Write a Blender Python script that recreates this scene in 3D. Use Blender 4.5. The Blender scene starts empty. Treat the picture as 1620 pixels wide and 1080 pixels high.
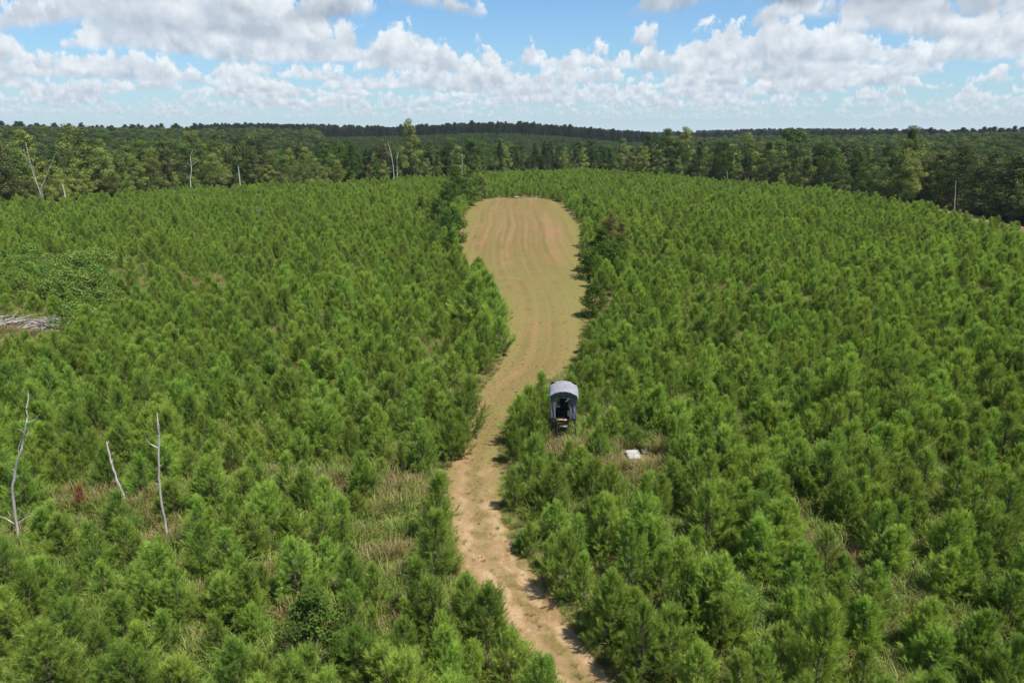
import bpy, math, random
import numpy as np
from mathutils import Vector
random.seed(7)
RS = np.random.RandomState(11)
R = math.radians
S = bpy.context.scene
COL = S.collection

# ------------------------------------------------------------------ camera
CAM_H = 18.0
PITCH = R(17.14)
FPX = 1080.0                      # focal length in photo pixels (1620 wide)
cam = bpy.data.cameras.new("camera"); cam.lens = 24.0; cam.sensor_width = 36.0
cam.clip_start = 0.5; cam.clip_end = 30000
co = bpy.data.objects.new("camera", cam); COL.objects.link(co)
co.location = (0, 0, CAM_H); co.rotation_euler = (R(90) - PITCH, 0, 0)
S.camera = co
S.view_settings.view_transform = 'Standard'; S.view_settings.look = 'None'
S.view_settings.gamma = 1.0; S.view_settings.use_curve_mapping = False
S.view_settings.exposure = 0.8
try:
    S.cycles.max_bounces = 6; S.cycles.diffuse_bounces = 4; S.cycles.transmission_bounces = 3
    S.cycles.glossy_bounces = 1; S.cycles.transparent_max_bounces = 4; S.cycles.volume_bounces = 0
    S.cycles.use_denoising = True; S.cycles.denoiser = 'OPENIMAGEDENOISE'; S.cycles.denoising_input_passes = 'RGB_ALBEDO_NORMAL'; S.cycles.denoising_prefilter = 'ACCURATE'; S.cycles.caustics_reflective = False; S.cycles.caustics_refractive = False; S.cycles.sample_clamp_indirect = 1.5
except Exception:
    pass

CP, SP = math.cos(PITCH), math.sin(PITCH)
def px2w(x, y, z=0.0):
    """the point of the horizontal plane at height z seen at photo pixel (x, y)"""
    u, v = (x - 810) / FPX, (540 - y) / FPX
    dz = -SP + v * CP
    t = (z - CAM_H) / dz
    return Vector((u * t, t * (CP + v * SP), z))
def w2px(X, Y, Z=0.0):
    d = Y * CP + (CAM_H - Z) * SP
    v = (-(CAM_H - Z) * CP + Y * SP) / d
    return 810 + FPX * X / d, 540 - FPX * v
def at_depth(x, y, Y):
    """point at world depth Y seen at photo pixel (x, y)"""
    u, v = (x - 810) / FPX, (540 - y) / FPX
    t = Y / (CP + v * SP)
    return Vector((u * t, Y, CAM_H + t * (-SP + v * CP)))

# ------------------------------------------------------------------ light
SUN_EL, SUN_AZ = R(63), R(122)     # azimuth clockwise from +Y (view direction): right, a little behind
sd = Vector((math.sin(SUN_AZ) * math.cos(SUN_EL), math.cos(SUN_AZ) * math.cos(SUN_EL), math.sin(SUN_EL)))
sl = bpy.data.lights.new("sun", 'SUN'); sl.energy = 4.6; sl.angle = R(0.5); sl.color = (1.0, 0.95, 0.87)
so = bpy.data.objects.new("sun", sl); COL.objects.link(so); so.location = (60, -30, 90)
so.rotation_euler = (-sd).to_track_quat('-Z', 'Y').to_euler()

# ------------------------------------------------------------------ sky and clouds (world)
W = bpy.data.worlds.new("World"); S.world = W; W.use_nodes = True
T = W.node_tree; T.nodes.clear()
class NT:
    def __init__(s, tree): s.t = tree
    def n(s, typ, **kw):
        nd = s.t.nodes.new(typ)
        for k, v in kw.items(): setattr(nd, k, v)
        return nd
    def link(s, a, sock):
        if isinstance(a, (int, float, tuple, list)): sock.default_value = a
        else: s.t.links.new(a, sock)
    def m(s, op, a, b=0.0, c=None, clamp=False):
        nd = s.n('ShaderNodeMath', operation=op, use_clamp=clamp)
        s.link(a, nd.inputs[0]); s.link(b, nd.inputs[1])
        if c is not None: s.link(c, nd.inputs[2])
        return nd.outputs[0]
    def v(s, op, a, b=None, scale=None):
        nd = s.n('ShaderNodeVectorMath', operation=op)
        s.link(a, nd.inputs[0])
        if b is not None: s.link(b, nd.inputs[1])
        if scale is not None: s.link(scale, nd.inputs['Scale'])
        return nd.outputs[0]
    def noise(s, vec, scale, detail=3, rough=0.5, dist=0.0):
        nd = s.n('ShaderNodeTexNoise', noise_dimensions='3D')
        s.link(vec, nd.inputs['Vector']); nd.inputs['Scale'].default_value = scale
        nd.inputs['Detail'].default_value = detail; nd.inputs['Roughness'].default_value = rough
        nd.inputs['Distortion'].default_value = dist
        return nd.outputs['Fac']
    def step(s, x, lo, hi):
        nd = s.n('ShaderNodeMapRange', interpolation_type='SMOOTHSTEP')
        s.link(x, nd.inputs['Value']); s.link(lo, nd.inputs['From Min']); s.link(hi, nd.inputs['From Max'])
        return nd.outputs[0]
    def mix(s, f, a, b):
        nd = s.n('ShaderNodeMix', data_type='RGBA')
        s.link(f, nd.inputs[0]); s.link(a, nd.inputs[6]); s.link(b, nd.inputs[7])
        return nd.outputs[2]
    def comb(s, x, y, z):
        nd = s.n('ShaderNodeCombineXYZ')
        for i, a in enumerate((x, y, z)): s.link(a, nd.inputs[i])
        return nd.outputs[0]

w = NT(T)
out = w.n('ShaderNodeOutputWorld'); bg = w.n('ShaderNodeBackground'); bg.inputs['Strength'].default_value = 0.1
tc = w.n('ShaderNodeTexCoord')
sky = w.n('ShaderNodeTexSky', sky_type='NISHITA')
sky.sun_disc = False; sky.sun_elevation = SUN_EL; sky.sun_rotation = SUN_AZ
sky.air_density = 1.0; sky.dust_density = 0.3; sky.ozone_density = 1.3; sky.altitude = 150
sep = w.n('ShaderNodeSeparateXYZ'); T.links.new(tc.outputs['Generated'], sep.inputs[0])
dx, dy, dz = sep.outputs[0], sep.outputs[1], sep.outputs[2]
hl = w.m('SQRT', w.m('ADD', w.m('MULTIPLY', dx, dx), w.m('MULTIPLY', dy, dy)))
hl = w.m('MAXIMUM', hl, 0.02)
hx, hy, tt = w.m('DIVIDE', dx, hl), w.m('DIVIDE', dy, hl), w.m('DIVIDE', dz, hl)
az = w.m('MULTIPLY', w.m('ARCTAN2', hx, hy), 57.2958)
D = w.comb(hx, hy, tt)
SKYMUL = (.43, .66, .85)
colr = w.v('MULTIPLY', sky.outputs[0], SKYMUL)
HAZE = (2.85, 3.6, 4.1, 1)
# pale horizon band
hb = w.m('EXPONENT', w.m('MULTIPLY', w.m('MAXIMUM', tt, 0.0), -11.0))
colr = w.mix(w.m('MULTIPLY', hb, 0.85), colr, HAZE)
BASE = 1.25
# (distance km, coverage threshold, [(azimuth, width, bias)])
SHELLS = [
    (84, .37, []), (66, .38, []), (54, .38, []), (45, .38, []), (38, .38, []), (32, .38, []),
    (27, .39, [(-24, 12, .03)]), (23, .39, [(24, 10, .04), (-24, 12, .04)]), (19.5, .41, [(-24, 12, .06), (30, 6, .06), (0, 4, .03)]),
    (16.5, .46, [(19, 8, .17), (-30, 9, .08), (-1, 3, .07), (-9, 5, .10), (8, 2, -.1)]),
    (14, .45, [(-15, 6, .17), (3, 3, .12), (-30, 10, .12), (10, 3, .05), (21, 9, .08)]),
    (11.8, .50, [(-27, 9, .14), (-3, 8, -.14), (33, 8, .12), (15, 5, .1)]),
    (10, .52, [(-31, 11, .14), (-4, 8, -.16), (27, 7, .08)]),
    (8.3, .53, [(-27, 12, .16), (-8, 5, .20), (17, 5.5, .34), (3, 3.5, -.15), (34, 6, .2)]),
    (6.8, .54, [(-22, 12, .16), (16, 6, .3), (3, 4, -.15), (34, 6, .15)]),
]
for i, (r, c, bias) in enumerate(SHELLS):
    seed = 3.7 * i + 1.3
    wob = w.m('MULTIPLY', w.m('SUBTRACT', w.noise(w.v('ADD', w.v('MULTIPLY', D, (1, 1, 0)), (0, 0, seed)), 5.0, 1), 0.5), 0.5 * r)
    rr = w.m('ADD', wob, float(r))
    P = w.v('SCALE', D, scale=rr)
    L = w.noise(w.v('ADD', w.v('MULTIPLY', P, (.40, .40, 0)), (0, 0, seed * 2.1)), 1.0, 1, .5)
    fr = 1.6 if r > 13 else 1.25
    n1 = w.noise(w.v('ADD', P, (seed, 0, 0)), 1.25 * fr, 5, .58)
    n2 = w.noise(w.v('ADD', P, (seed + .20, -.06, .26)), 1.25 * fr, 3, .55)
    Lb = w.m('SUBTRACT', L, c)
    for (a0, wd, b) in bias:
        e = w.m('DIVIDE', w.m('SUBTRACT', az, float(a0)), float(wd))
        g = w.m('EXPONENT', w.m('MULTIPLY', w.m('MULTIPLY', e, e), -1.0))
        Lb = w.m('ADD', Lb, w.m('MULTIPLY', g, float(b)))
    th = w.m('MULTIPLY', Lb, 2.9)
    q = w.m('SUBTRACT', w.m('MULTIPLY', tt, rr), BASE)
    puff = w.m('MULTIPLY', w.m('SUBTRACT', n1, .5), 1.7)
    dens = w.m('ADD', w.m('SUBTRACT', th, w.m('MULTIPLY', q, 1.0)), puff)
    soft = .14 + .004 * r
    a1 = w.step(dens, 0.0, soft)
    a2 = w.step(w.m('ADD', q, w.m('MULTIPLY', puff, .12)), -.06, .10)
    al = w.m('MULTIPLY', a1, a2)
    lit = w.m('ADD', w.m('MULTIPLY', w.m('DIVIDE', q, w.m('ADD', w.m('MAXIMUM', th, 0.0), .45)), .55),
              w.m('ADD', w.m('MULTIPLY', w.m('SUBTRACT', n1, n2), 2.2), .22 - .20 * max(0.0, min(1.0, (12.5 - r) / 4.0))), clamp=True)
    edge = w.m('MULTIPLY', w.m('SUBTRACT', 1.0, w.step(dens, 0.0, .7)), .35)
    lit = w.m('ADD', lit, edge, clamp=True)
    near_ = max(0.0, min(1.0, (12.5 - r) / 4.0))
    lo = tuple(a + (b - a) * near_ for a, b in zip((2.75, 3.2, 3.8), (1.75, 2.15, 2.75)))
    cc = w.mix(lit, (*lo, 1), (5.4, 5.6, 5.8, 1))
    f = math.exp(-r / 95.0)
    cc = w.mix(1 - f, cc, HAZE)
    colr = w.mix(w.m('MULTIPLY', al, .97 if r < 40 else .8), colr, cc)
T.links.new(colr, bg.inputs['Color'])
# high above the cloud field only the clear sky is left
bg2 = w.n('ShaderNodeBackground'); bg2.inputs['Strength'].default_value = 0.1
T.links.new(sky.outputs[0], bg2.inputs['Color'])
mxs = w.n('ShaderNodeMixShader'); w.link(w.step(tt, .36, .46), mxs.inputs[0])
T.links.new(bg.outputs[0], mxs.inputs[1]); T.links.new(bg2.outputs[0], mxs.inputs[2]); T.links.new(mxs.outputs[0], out.inputs[0])
try: W.cycles.sampling_method = 'NONE'
except Exception: pass

# ------------------------------------------------------------------ materials
def newmat(name):
    m = bpy.data.materials.new(name); m.use_nodes = True
    m.node_tree.nodes.clear(); k = NT(m.node_tree)
    o = k.n('ShaderNodeOutputMaterial'); return m, k, o
def foliage(name, dark, light, hue=0.02, val=0.3, trans=0.3, gloss=0.012):
    """dark..light: leaf colour by the 'tone' stored on each shoot; each tree varies a little in hue and value"""
    m, k, o = newmat(name)
    at = k.n('ShaderNodeAttribute', attribute_name='tone')
    oi = k.n('ShaderNodeObjectInfo')
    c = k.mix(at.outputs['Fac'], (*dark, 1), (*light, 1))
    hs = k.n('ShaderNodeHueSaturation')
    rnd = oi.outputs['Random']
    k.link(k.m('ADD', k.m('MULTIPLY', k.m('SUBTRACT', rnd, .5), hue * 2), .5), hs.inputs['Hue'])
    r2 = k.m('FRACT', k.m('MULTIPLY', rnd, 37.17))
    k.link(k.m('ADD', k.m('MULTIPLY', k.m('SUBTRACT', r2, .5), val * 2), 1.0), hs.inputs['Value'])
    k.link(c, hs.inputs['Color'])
    d = k.n('ShaderNodeBsdfDiffuse'); tr = k.n('ShaderNodeBsdfTranslucent')
    k.link(hs.outputs[0], d.inputs[0]); k.link(k.v('MULTIPLY', hs.outputs[0], (1.25, 1.2, .6)), tr.inputs[0])
    mx = k.n('ShaderNodeMixShader'); mx.inputs[0].default_value = trans
    k.t.links.new(d.outputs[0], mx.inputs[1]); k.t.links.new(tr.outputs[0], mx.inputs[2])
    g = k.n('ShaderNodeBsdfGlossy'); g.inputs['Roughness'].default_value = .45
    m2 = k.n('ShaderNodeMixShader'); m2.inputs[0].default_value = gloss
    k.t.links.new(mx.outputs[0], m2.inputs[1]); k.t.links.new(g.outputs[0], m2.inputs[2])
    k.t.links.new(m2.outputs[0], o.inputs[0]); return m
def rough(name, a, b, scale=8.0, detail=5, r=.85, bump=0.0, stretch=(1, 1, 1), metallic=0.0, coord='Object'):
    m, k, o = newmat(name)
    tcn = k.n('ShaderNodeTexCoord')
    vec = k.v('MULTIPLY', tcn.outputs[coord], stretch)
    n = k.noise(vec, scale, detail, .6)
    c = k.mix(k.step(n, .3, .7), (*a, 1), (*b, 1))
    p = k.n('ShaderNodeBsdfPrincipled'); k.link(c, p.inputs['Base Color'])
    p.inputs['Roughness'].default_value = r; p.inputs['Metallic'].default_value = metallic
    if bump:
        bn = k.n('ShaderNodeBump'); bn.inputs['Strength'].default_value = bump; bn.inputs['Distance'].default_value = .05
        k.link(n, bn.inputs['Height']); k.t.links.new(bn.outputs[0], p.inputs['Normal'])
    k.t.links.new(p.outputs[0], o.inputs[0]); return m

M_NEEDLE = foliage("pine needles", (.096, .178, .025), (.325, .448, .080), .013, .26, .44)
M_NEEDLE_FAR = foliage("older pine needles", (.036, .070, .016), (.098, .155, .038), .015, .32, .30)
M_NEEDLE_SHADED = foliage("cloud-shaded pine needles", (.012, .026, .012), (.026, .046, .018), .012, .2, .15)  # cloud shadow over the far ridges, put into the needle colour
M_NEEDLE_RED = foliage("rust red needles", (.19, .075, .034), (.32, .14, .07), .01, .15, .25)
M_LEAF = foliage("hardwood leaves", (.064, .100, .022), (.200, .250, .060), .030, .34, .33)
M_LEAF_PALE = foliage("yellow green leaves", (.125, .165, .030), (.260, .310, .065), .02, .2, .36)
M_LEAF_DARK = foliage("dark glossy leaves", (.036, .070, .012), (.095, .155, .032), .014, .25, .28, .0)
M_LEAF_SHRUB = foliage("light shrub leaves", (.080, .145, .022), (.17, .255, .048), .015, .18, .35)
M_LEAF_GREY = foliage("grey brown thin foliage", (.15, .15, .07), (.28, .26, .14), .02, .2, .25)
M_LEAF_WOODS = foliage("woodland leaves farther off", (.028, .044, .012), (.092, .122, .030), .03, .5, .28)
M_BRONZE = foliage("bronze leaves", (.10, .10, .026), (.20, .165, .05), .015, .2, .3)
M_GRASS = foliage("green weeds", (.11, .165, .028), (.24, .30, .07), .025, .3, .35)
M_DRY = foliage("dry grass", (.16, .115, .052), (.34, .25, .125), .015, .25, .3, .02)
M_BARK = rough("bark", (.055, .042, .032), (.13, .10, .08), 6, 5, .9, .4, (1, 1, .25))
M_BARK_PALE = rough("pale bark", (.34, .31, .27), (.60, .57, .52), 3, 5, .85, .2, (1, 1, .3))
M_DEAD = rough("weathered dead wood", (.22, .19, .16), (.50, .46, .42), 5, 6, .85, .3, (1, 1, .22))
M_STICK = rough("grey sticks", (.16, .13, .11), (.36, .32, .29), 3, 4, .9)

def ground_mat():
    m, k, o = newmat("plantation floor")
    g = k.n('ShaderNodeNewGeometry').outputs['Position']
    n1 = k.noise(g, .22, 4, .6); n2 = k.noise(g, 2.3, 5, .65); n3 = k.noise(g, 14, 3, .6)
    c = k.mix(k.step(n2, .35, .65), (.115, .075, .043, 1), (.235, .155, .085, 1))
    c = k.mix(k.m('MULTIPLY', k.step(n1, .38, .62), .75), c, (.095, .092, .030, 1))
    c = k.mix(k.m('MULTIPLY', k.step(n3, .45, .75), .5), c, (.30, .23, .13, 1))
    y = k.n('ShaderNodeSeparateXYZ'); k.link(g, y.inputs[0])
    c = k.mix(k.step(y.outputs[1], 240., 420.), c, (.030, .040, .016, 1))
    p = k.n('ShaderNodeBsdfPrincipled'); k.link(c, p.inputs['Base Color']); p.inputs['Roughness'].default_value = 1
    p.inputs['Specular IOR Level'].default_value = .1
    bn = k.n('ShaderNodeBump'); bn.inputs['Strength'].default_value = .6; bn.inputs['Distance'].default_value = .15
    k.link(n3, bn.inputs['Height']); k.t.links.new(bn.outputs[0], p.inputs['Normal'])
    k.t.links.new(p.outputs[0], o.inputs[0]); return m
M_GROUND = ground_mat()

def track_mat():
    """mown dry grass over red-brown soil, wheel ruts along the track; uv: u = metres from the middle, v = metres along"""
    m, k, o = newmat("mown grass and soil")
    uv = k.n('ShaderNodeUVMap').outputs[0]
    g = k.n('ShaderNodeNewGeometry').outputs['Position']
    sx = k.n('ShaderNodeSeparateXYZ'); k.link(uv, sx.inputs[0]); u, vv = sx.outputs[0], sx.outputs[1]
    st = k.noise(k.v('MULTIPLY', uv, (.55, .008, 0)), 1.0, 2, .6)            # mowing stripes
    st2 = k.noise(k.v('MULTIPLY', uv, (1.7, .012, 0)), 1.0, 3, .7)
    big = k.noise(g, .085, 4, .6); mid = k.noise(g, .55, 5, .65); fine = k.noise(g, 5.0, 6, .75); vf = k.noise(g, 22., 4, .7)
    c = k.mix(k.step(st, .46, .54), (0.135, 0.085, 0.033, 1), (0.200, 0.132, 0.056, 1))
    c = k.mix(k.m('MULTIPLY', k.step(mid, .43, .59), .8), c, (0.098, 0.090, 0.025, 1))           # live grass
    c = k.mix(k.m('MULTIPLY', k.step(k.m('ADD', big, k.m('MULTIPLY', st2, .25)), .50, .66), .75), c, (0.114, 0.098, 0.028, 1))
    c = k.mix(k.m('MULTIPLY', k.step(k.noise(k.v('MULTIPLY', k.v('ADD', g, (40, 7, 3)), (1, .45, 1)), .22, 6, .68), .51, .66), .75), c, (0.203, 0.095, 0.044, 1))  # red soil
    # bare pale patches
    c = k.mix(k.m('MULTIPLY', k.step(k.noise(k.v('ADD', g, (5, 90, 3)), .33, 6, .7), .62, .70), .85), c, (0.329, 0.225, 0.130, 1))
    sg = k.m('MULTIPLY', k.step(st2, .47, .57), .6)
    c = k.mix(sg, c, (.245, .150, .075, 1))
    c = k.mix(k.m('MULTIPLY', k.m('SUBTRACT', 1.0, k.step(st, .42, .50)), .62), c, (.150, .125, .042, 1))
    ed = k.n('ShaderNodeAttribute', attribute_name='rim').outputs['Fac']
    rimg = k.m('SUBTRACT', 1.0, k.step(k.m('ADD', ed, k.m('MULTIPLY', k.m('SUBTRACT', mid, .5), 4.0)), .2, k.m('ADD', .9, k.m('MULTIPLY', k.step(vv, 45., 80.), 3.2))))
    c = k.mix(k.m('MULTIPLY', rimg, .75), c, (0.146, 0.144, 0.037, 1))
    low = k.m('MULTIPLY', k.step(vv, 48., 66.), k.m('SUBTRACT', 1.0, k.step(vv, 80., 115.)))
    c = k.mix(k.m('MULTIPLY', k.m('MULTIPLY', low, k.step(k.noise(k.v('ADD', g, (8, 2, 0)), .3, 5, .65), .36, .56)), .55), c, (.150, .145, .044, 1))
    # two ruts on the near track
    near = k.m('SUBTRACT', 1.0, k.step(vv, 24., 40.))
    wob = k.m('MULTIPLY', k.m('SUBTRACT', k.noise(g, .6, 2), .5), .7)
    ru = k.m('ABSOLUTE', k.m('SUBTRACT', k.m('ABSOLUTE', k.m('ADD', u, wob)), .72))
    rut = k.m('MULTIPLY', k.m('SUBTRACT', 1.0, k.step(ru, .15, .50)), near)
    c = k.mix(k.m('MULTIPLY', rut, .75), c, (0.239, 0.143, 0.071, 1))
    c = k.mix(k.m('MULTIPLY', k.m('MULTIPLY', rut, k.step(mid, .44, .58)), .7), c, (0.370, 0.264, 0.151, 1))
    c = k.mix(k.m('MULTIPLY', k.m('MULTIPLY', near, k.step(k.noise(k.v('ADD', g, (3, 3, 60)), .8, 5, .7), .42, .58)), .6), c, (.325, .220, .122, 1))
    c = k.mix(k.m('MULTIPLY', k.m('MULTIPLY', rut, k.step(k.noise(k.v('MULTIPLY', k.v('ADD', g, (1, 4, 9)), (1, .6, 1)), 1.6, 5, .75), .46, .62)), .65), c, (.43, .32, .19, 1))
    # straw
    c = k.mix(k.m('MULTIPLY', k.step(fine, .44, .66), k.m('SUBTRACT', .6, k.m('MULTIPLY', k.step(vv, 40., 90.), .42))), c, (0.280, 0.191, 0.085, 1))
    c = k.mix(k.m('MULTIPLY', k.step(vf, .40, .25), .0), c, (0.060, 0.056, 0.049, 1))
    c = k.mix(k.m('MULTIPLY', k.m('SUBTRACT', 1.0, k.step(vf, .28, .48)), .55), c, (0.071, 0.042, 0.018, 1))
    p = k.n('ShaderNodeBsdfPrincipled'); k.link(c, p.inputs['Base Color']); p.inputs['Roughness'].default_value = 1
    p.inputs['Specular IOR Level'].default_value = .1
    bn = k.n('ShaderNodeBump'); bn.inputs['Strength'].default_value = .8; bn.inputs['Distance'].default_value = .08
    k.link(k.m('ADD', fine, k.m('MULTIPLY', vf, .5)), bn.inputs['Height']); k.t.links.new(bn.outputs[0], p.inputs['Normal'])
    k.t.links.new(p.outputs[0], o.inputs[0]); return m
M_TRACK = track_mat()
M_SAND = rough("pale sandy soil", (.40, .29, .19), (.62, .50, .37), 1.5, 6, 1.0, .3)

# ------------------------------------------------------------------ mesh helpers
class Geo:
    """collects triangles/quads with a tone per vertex and a material slot per face"""
    def __init__(s): s.V = []; s.F = []; s.T = []; s.Mi = []; s.n = 0
    def add(s, V, F, tone=.5, mi=0):
        V = np.asarray(V, dtype=np.float32).reshape(-1, 3); F = np.asarray(F, dtype=np.int32)
        s.V.append(V); s.F.append(F + s.n)
        s.T.append(np.broadcast_to(np.asarray(tone, dtype=np.float32), (len(V),)).copy())
        s.Mi.append(np.full(len(F), mi, dtype=np.int32)); s.n += len(V)
    def mesh(s, name, mats, smooth=False):
        me = bpy.data.meshes.new(name)
        V = np.concatenate(s.V); me.vertices.add(len(V)); me.vertices.foreach_set('co', V.ravel())
        loops = np.concatenate([f.ravel() for f in s.F])
        tot = np.concatenate([np.full(len(f), f.shape[1], dtype=np.int32) for f in s.F])
        st = np.concatenate([[0], np.cumsum(tot)[:-1]]).astype(np.int32)
        me.loops.add(len(loops)); me.loops.foreach_set('vertex_index', loops.astype(np.int32))
        me.polygons.add(len(tot)); me.polygons.foreach_set('loop_start', st); me.polygons.foreach_set('loop_total', tot)
        me.polygons.foreach_set('material_index', np.concatenate(s.Mi))
        if smooth: me.polygons.foreach_set('use_smooth', np.ones(len(tot), dtype=bool))
        a = me.attributes.new('tone', 'FLOAT', 'POINT'); a.data.foreach_set('value', np.concatenate(s.T))
        for m in mats: me.materials.append(m)
        me.update(calc_edges=True); me.validate()
        return me
def join(*gs):
    o = Geo()
    for g, mi in gs:
        for V, F, Tn in zip(g.V, g.F, g.T): pass
        for V, F, Tn in zip(g.V, g.F, g.T):
            o.V.append(V); o.T.append(Tn)
        for F in g.F: o.F.append(F + o.n); o.Mi.append(np.full(len(F), mi, dtype=np.int32))
        o.n += g.n
    return o
def tube(g, pts, rad, n=6, tone=.5, mi=0):
    pts = [Vector(p) for p in pts]; m = len(pts); V = []; F = []
    if isinstance(rad, (int, float)): rad = [rad] * m
    for i, p in enumerate(pts):
        d = (pts[min(i + 1, m - 1)] - pts[max(i - 1, 0)]).normalized()
        a = d.orthogonal().normalized() if i == 0 else (a - d * a.dot(d)).normalized()
        b = d.cross(a)
        for j in range(n):
            t = 2 * math.pi * j / n
            V.append(p + (a * math.cos(t) + b * math.sin(t)) * rad[i])
    for i in range(m - 1):
        for j in range(n):
            F.append((i * n + j, i * n + (j + 1) % n, (i + 1) * n + (j + 1) % n, (i + 1) * n + j))
    g.add([tuple(v) for v in V], F, tone, mi)
    k = len(V)
    V2 = [tuple(v) for v in V[-n:]] + [tuple(pts[-1])]
    g.add(V2, [(j, (j + 1) % n, n) for j in range(n)], tone, mi)
def box(g, c, s, mi=0, rot=None):
    x, y, z = s[0] / 2, s[1] / 2, s[2] / 2
    V = [Vector((a * x, b * y, d * z)) for a in (-1, 1) for b in (-1, 1) for d in (-1, 1)]
    if rot is not None: V = [rot @ v for v in V]
    V = [tuple(v + Vector(c)) for v in V]
    F = [(0, 1, 3, 2), (4, 6, 7, 5), (0, 4, 5, 1), (2, 3, 7, 6), (0, 2, 6, 4), (1, 5, 7, 3)]
    g.add(V, F, .5, mi)
def unit(v): return v / np.maximum(np.linalg.norm(v, axis=-1, keepdims=True), 1e-9)
def needles(g, B, A, n, ln, wd, rs, spread=(.45, 1.0), shoot=.16, tone=None):
    """B, A: base and axis of each shoot; n needles on each"""
    k = len(B)
    B = np.repeat(B, n, 0); A = np.repeat(unit(A), n, 0)
    tn = np.repeat(tone if tone is not None else rs.uniform(0, 1, k), n)
    rv = rs.normal(size=(k * n, 3)); side = unit(rv - A * (rv * A).sum(1, keepdims=True))
    ang = rs.uniform(spread[0], spread[1], (k * n, 1))
    d = A * np.cos(ang) + side * np.sin(ang) + np.array([0, 0, .08])
    L = ln * rs.uniform(.7, 1.15, (k * n, 1))
    root = B + A * shoot * rs.uniform(-.4, 1, (k * n, 1))
    tip = root + unit(d) * L
    pr = unit(np.cross(d, rs.normal(size=(k * n, 3)))) * (wd * .5)
    V = np.stack([root - pr, root + pr, tip], 1).reshape(-1, 3)
    F = np.arange(k * n * 3).reshape(-1, 3)
    g.add(V, F, np.repeat(np.clip(tn + rs.normal(0, .12, k * n), 0, 1), 3))
def leaves(g, C, Nrm, size, rs, tone, asp=.62):
    k = len(C)
    nn = unit(Nrm + rs.normal(0, .42, (k, 3)))
    a = unit(np.cross(nn, rs.normal(size=(k, 3)))); b = np.cross(nn, a)
    s = (size * rs.uniform(.6, 1.3, (k, 1)))
    V = np.stack([C - a * s * .5, C + b * s * .5 * asp, C + a * s * .5, C - b * s * .5 * asp], 1).reshape(-1, 3)
    g.add(V, np.arange(k * 4).reshape(-1, 4), np.repeat(np.broadcast_to(np.asarray(tone, dtype=float), (k,)), 4))

def pine_young(seed, H=3.2, wide=1.0, nn=46, dense=1.12):
    """young loblolly pine: whorls of up-curved limbs, feathery needle plumes; origin at the base, height H"""
    rs = np.random.RandomState(seed); cr = Geo(); tr = Geo()
    lean = rs.normal(0, .035, 2); lop, lop_a = rs.uniform(.05, .38), rs.uniform(0, 6.28)
    def axis(h): return np.array([lean[0] * h + .04 * math.sin(h * 2 + seed), lean[1] * h + .04 * math.cos(h * 1.7 + seed), h])
    tube(tr, [axis(H * t) for t in np.linspace(0, .96, 7)], list(np.linspace(.045, .010, 7) * H / 3), 6)
    Bs, As, Tn = [], [], []
    h = .05 * H
    while h < H * .95:
        t = h / H
        prof = (min(1, .70 + t * 2.0) * (1 - t) ** .74 * 1.14 + .06) * wide
        nb = rs.randint(4, 7)
        a0 = rs.uniform(0, 6.28)
        for j in range(nb):
            az_ = a0 + 6.283 * j / nb + rs.normal(0, .25)
            L = prof * rs.uniform(.66, 1.20) * H / 3.2 * (1 + lop * math.cos(az_ - lop_a) * (1 - t))
            e0 = rs.uniform(.22, .60) + t * .5
            pts = [axis(h)]
            steps = 5
            for s_ in range(steps):
                e = min(1.5, e0 + (s_ / steps) ** 1.1 * rs.uniform(.55, 1.0))
                pts.append(pts[-1] + np.array([math.cos(az_) * math.cos(e), math.sin(az_) * math.cos(e), math.sin(e)]) * L * 1.15 / steps)
            tube(tr, [pts[0], pts[2], pts[5]], [.014, .010, .005], 3)
            tone0 = rs.uniform(.25, .75)
            nsh = max(3, int(L * 8.0 * dense))
            for s_ in range(nsh):
                f = 1 - (s_ / nsh) * .72
                i = min(int(f * steps), steps - 1); fr = f * steps - i
                b = pts[i] * (1 - fr) + pts[i + 1] * fr if i < steps else pts[-1]
                ax = pts[i + 1] - pts[i]; ax = ax / np.linalg.norm(ax)
                sd_ = rs.normal(size=3); sd_ = sd_ - ax * sd_.dot(ax); sd_ /= np.linalg.norm(sd_)
                wgt = 0.0 if s_ == 0 else rs.uniform(.5, 1.0)
                Bs.append(b + sd_ * wgt * .08); As.append(ax + sd_ * wgt * .75 + np.array([0, 0, .25 * (wgt > 0)]))
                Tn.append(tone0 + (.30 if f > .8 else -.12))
        h += rs.uniform(.17, .27) * H / 3.2
    for s_ in range(9):
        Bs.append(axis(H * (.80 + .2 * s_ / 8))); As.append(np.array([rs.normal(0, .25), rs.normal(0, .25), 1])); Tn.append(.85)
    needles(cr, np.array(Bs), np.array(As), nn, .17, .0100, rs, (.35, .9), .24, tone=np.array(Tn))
    return tr, cr

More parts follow.
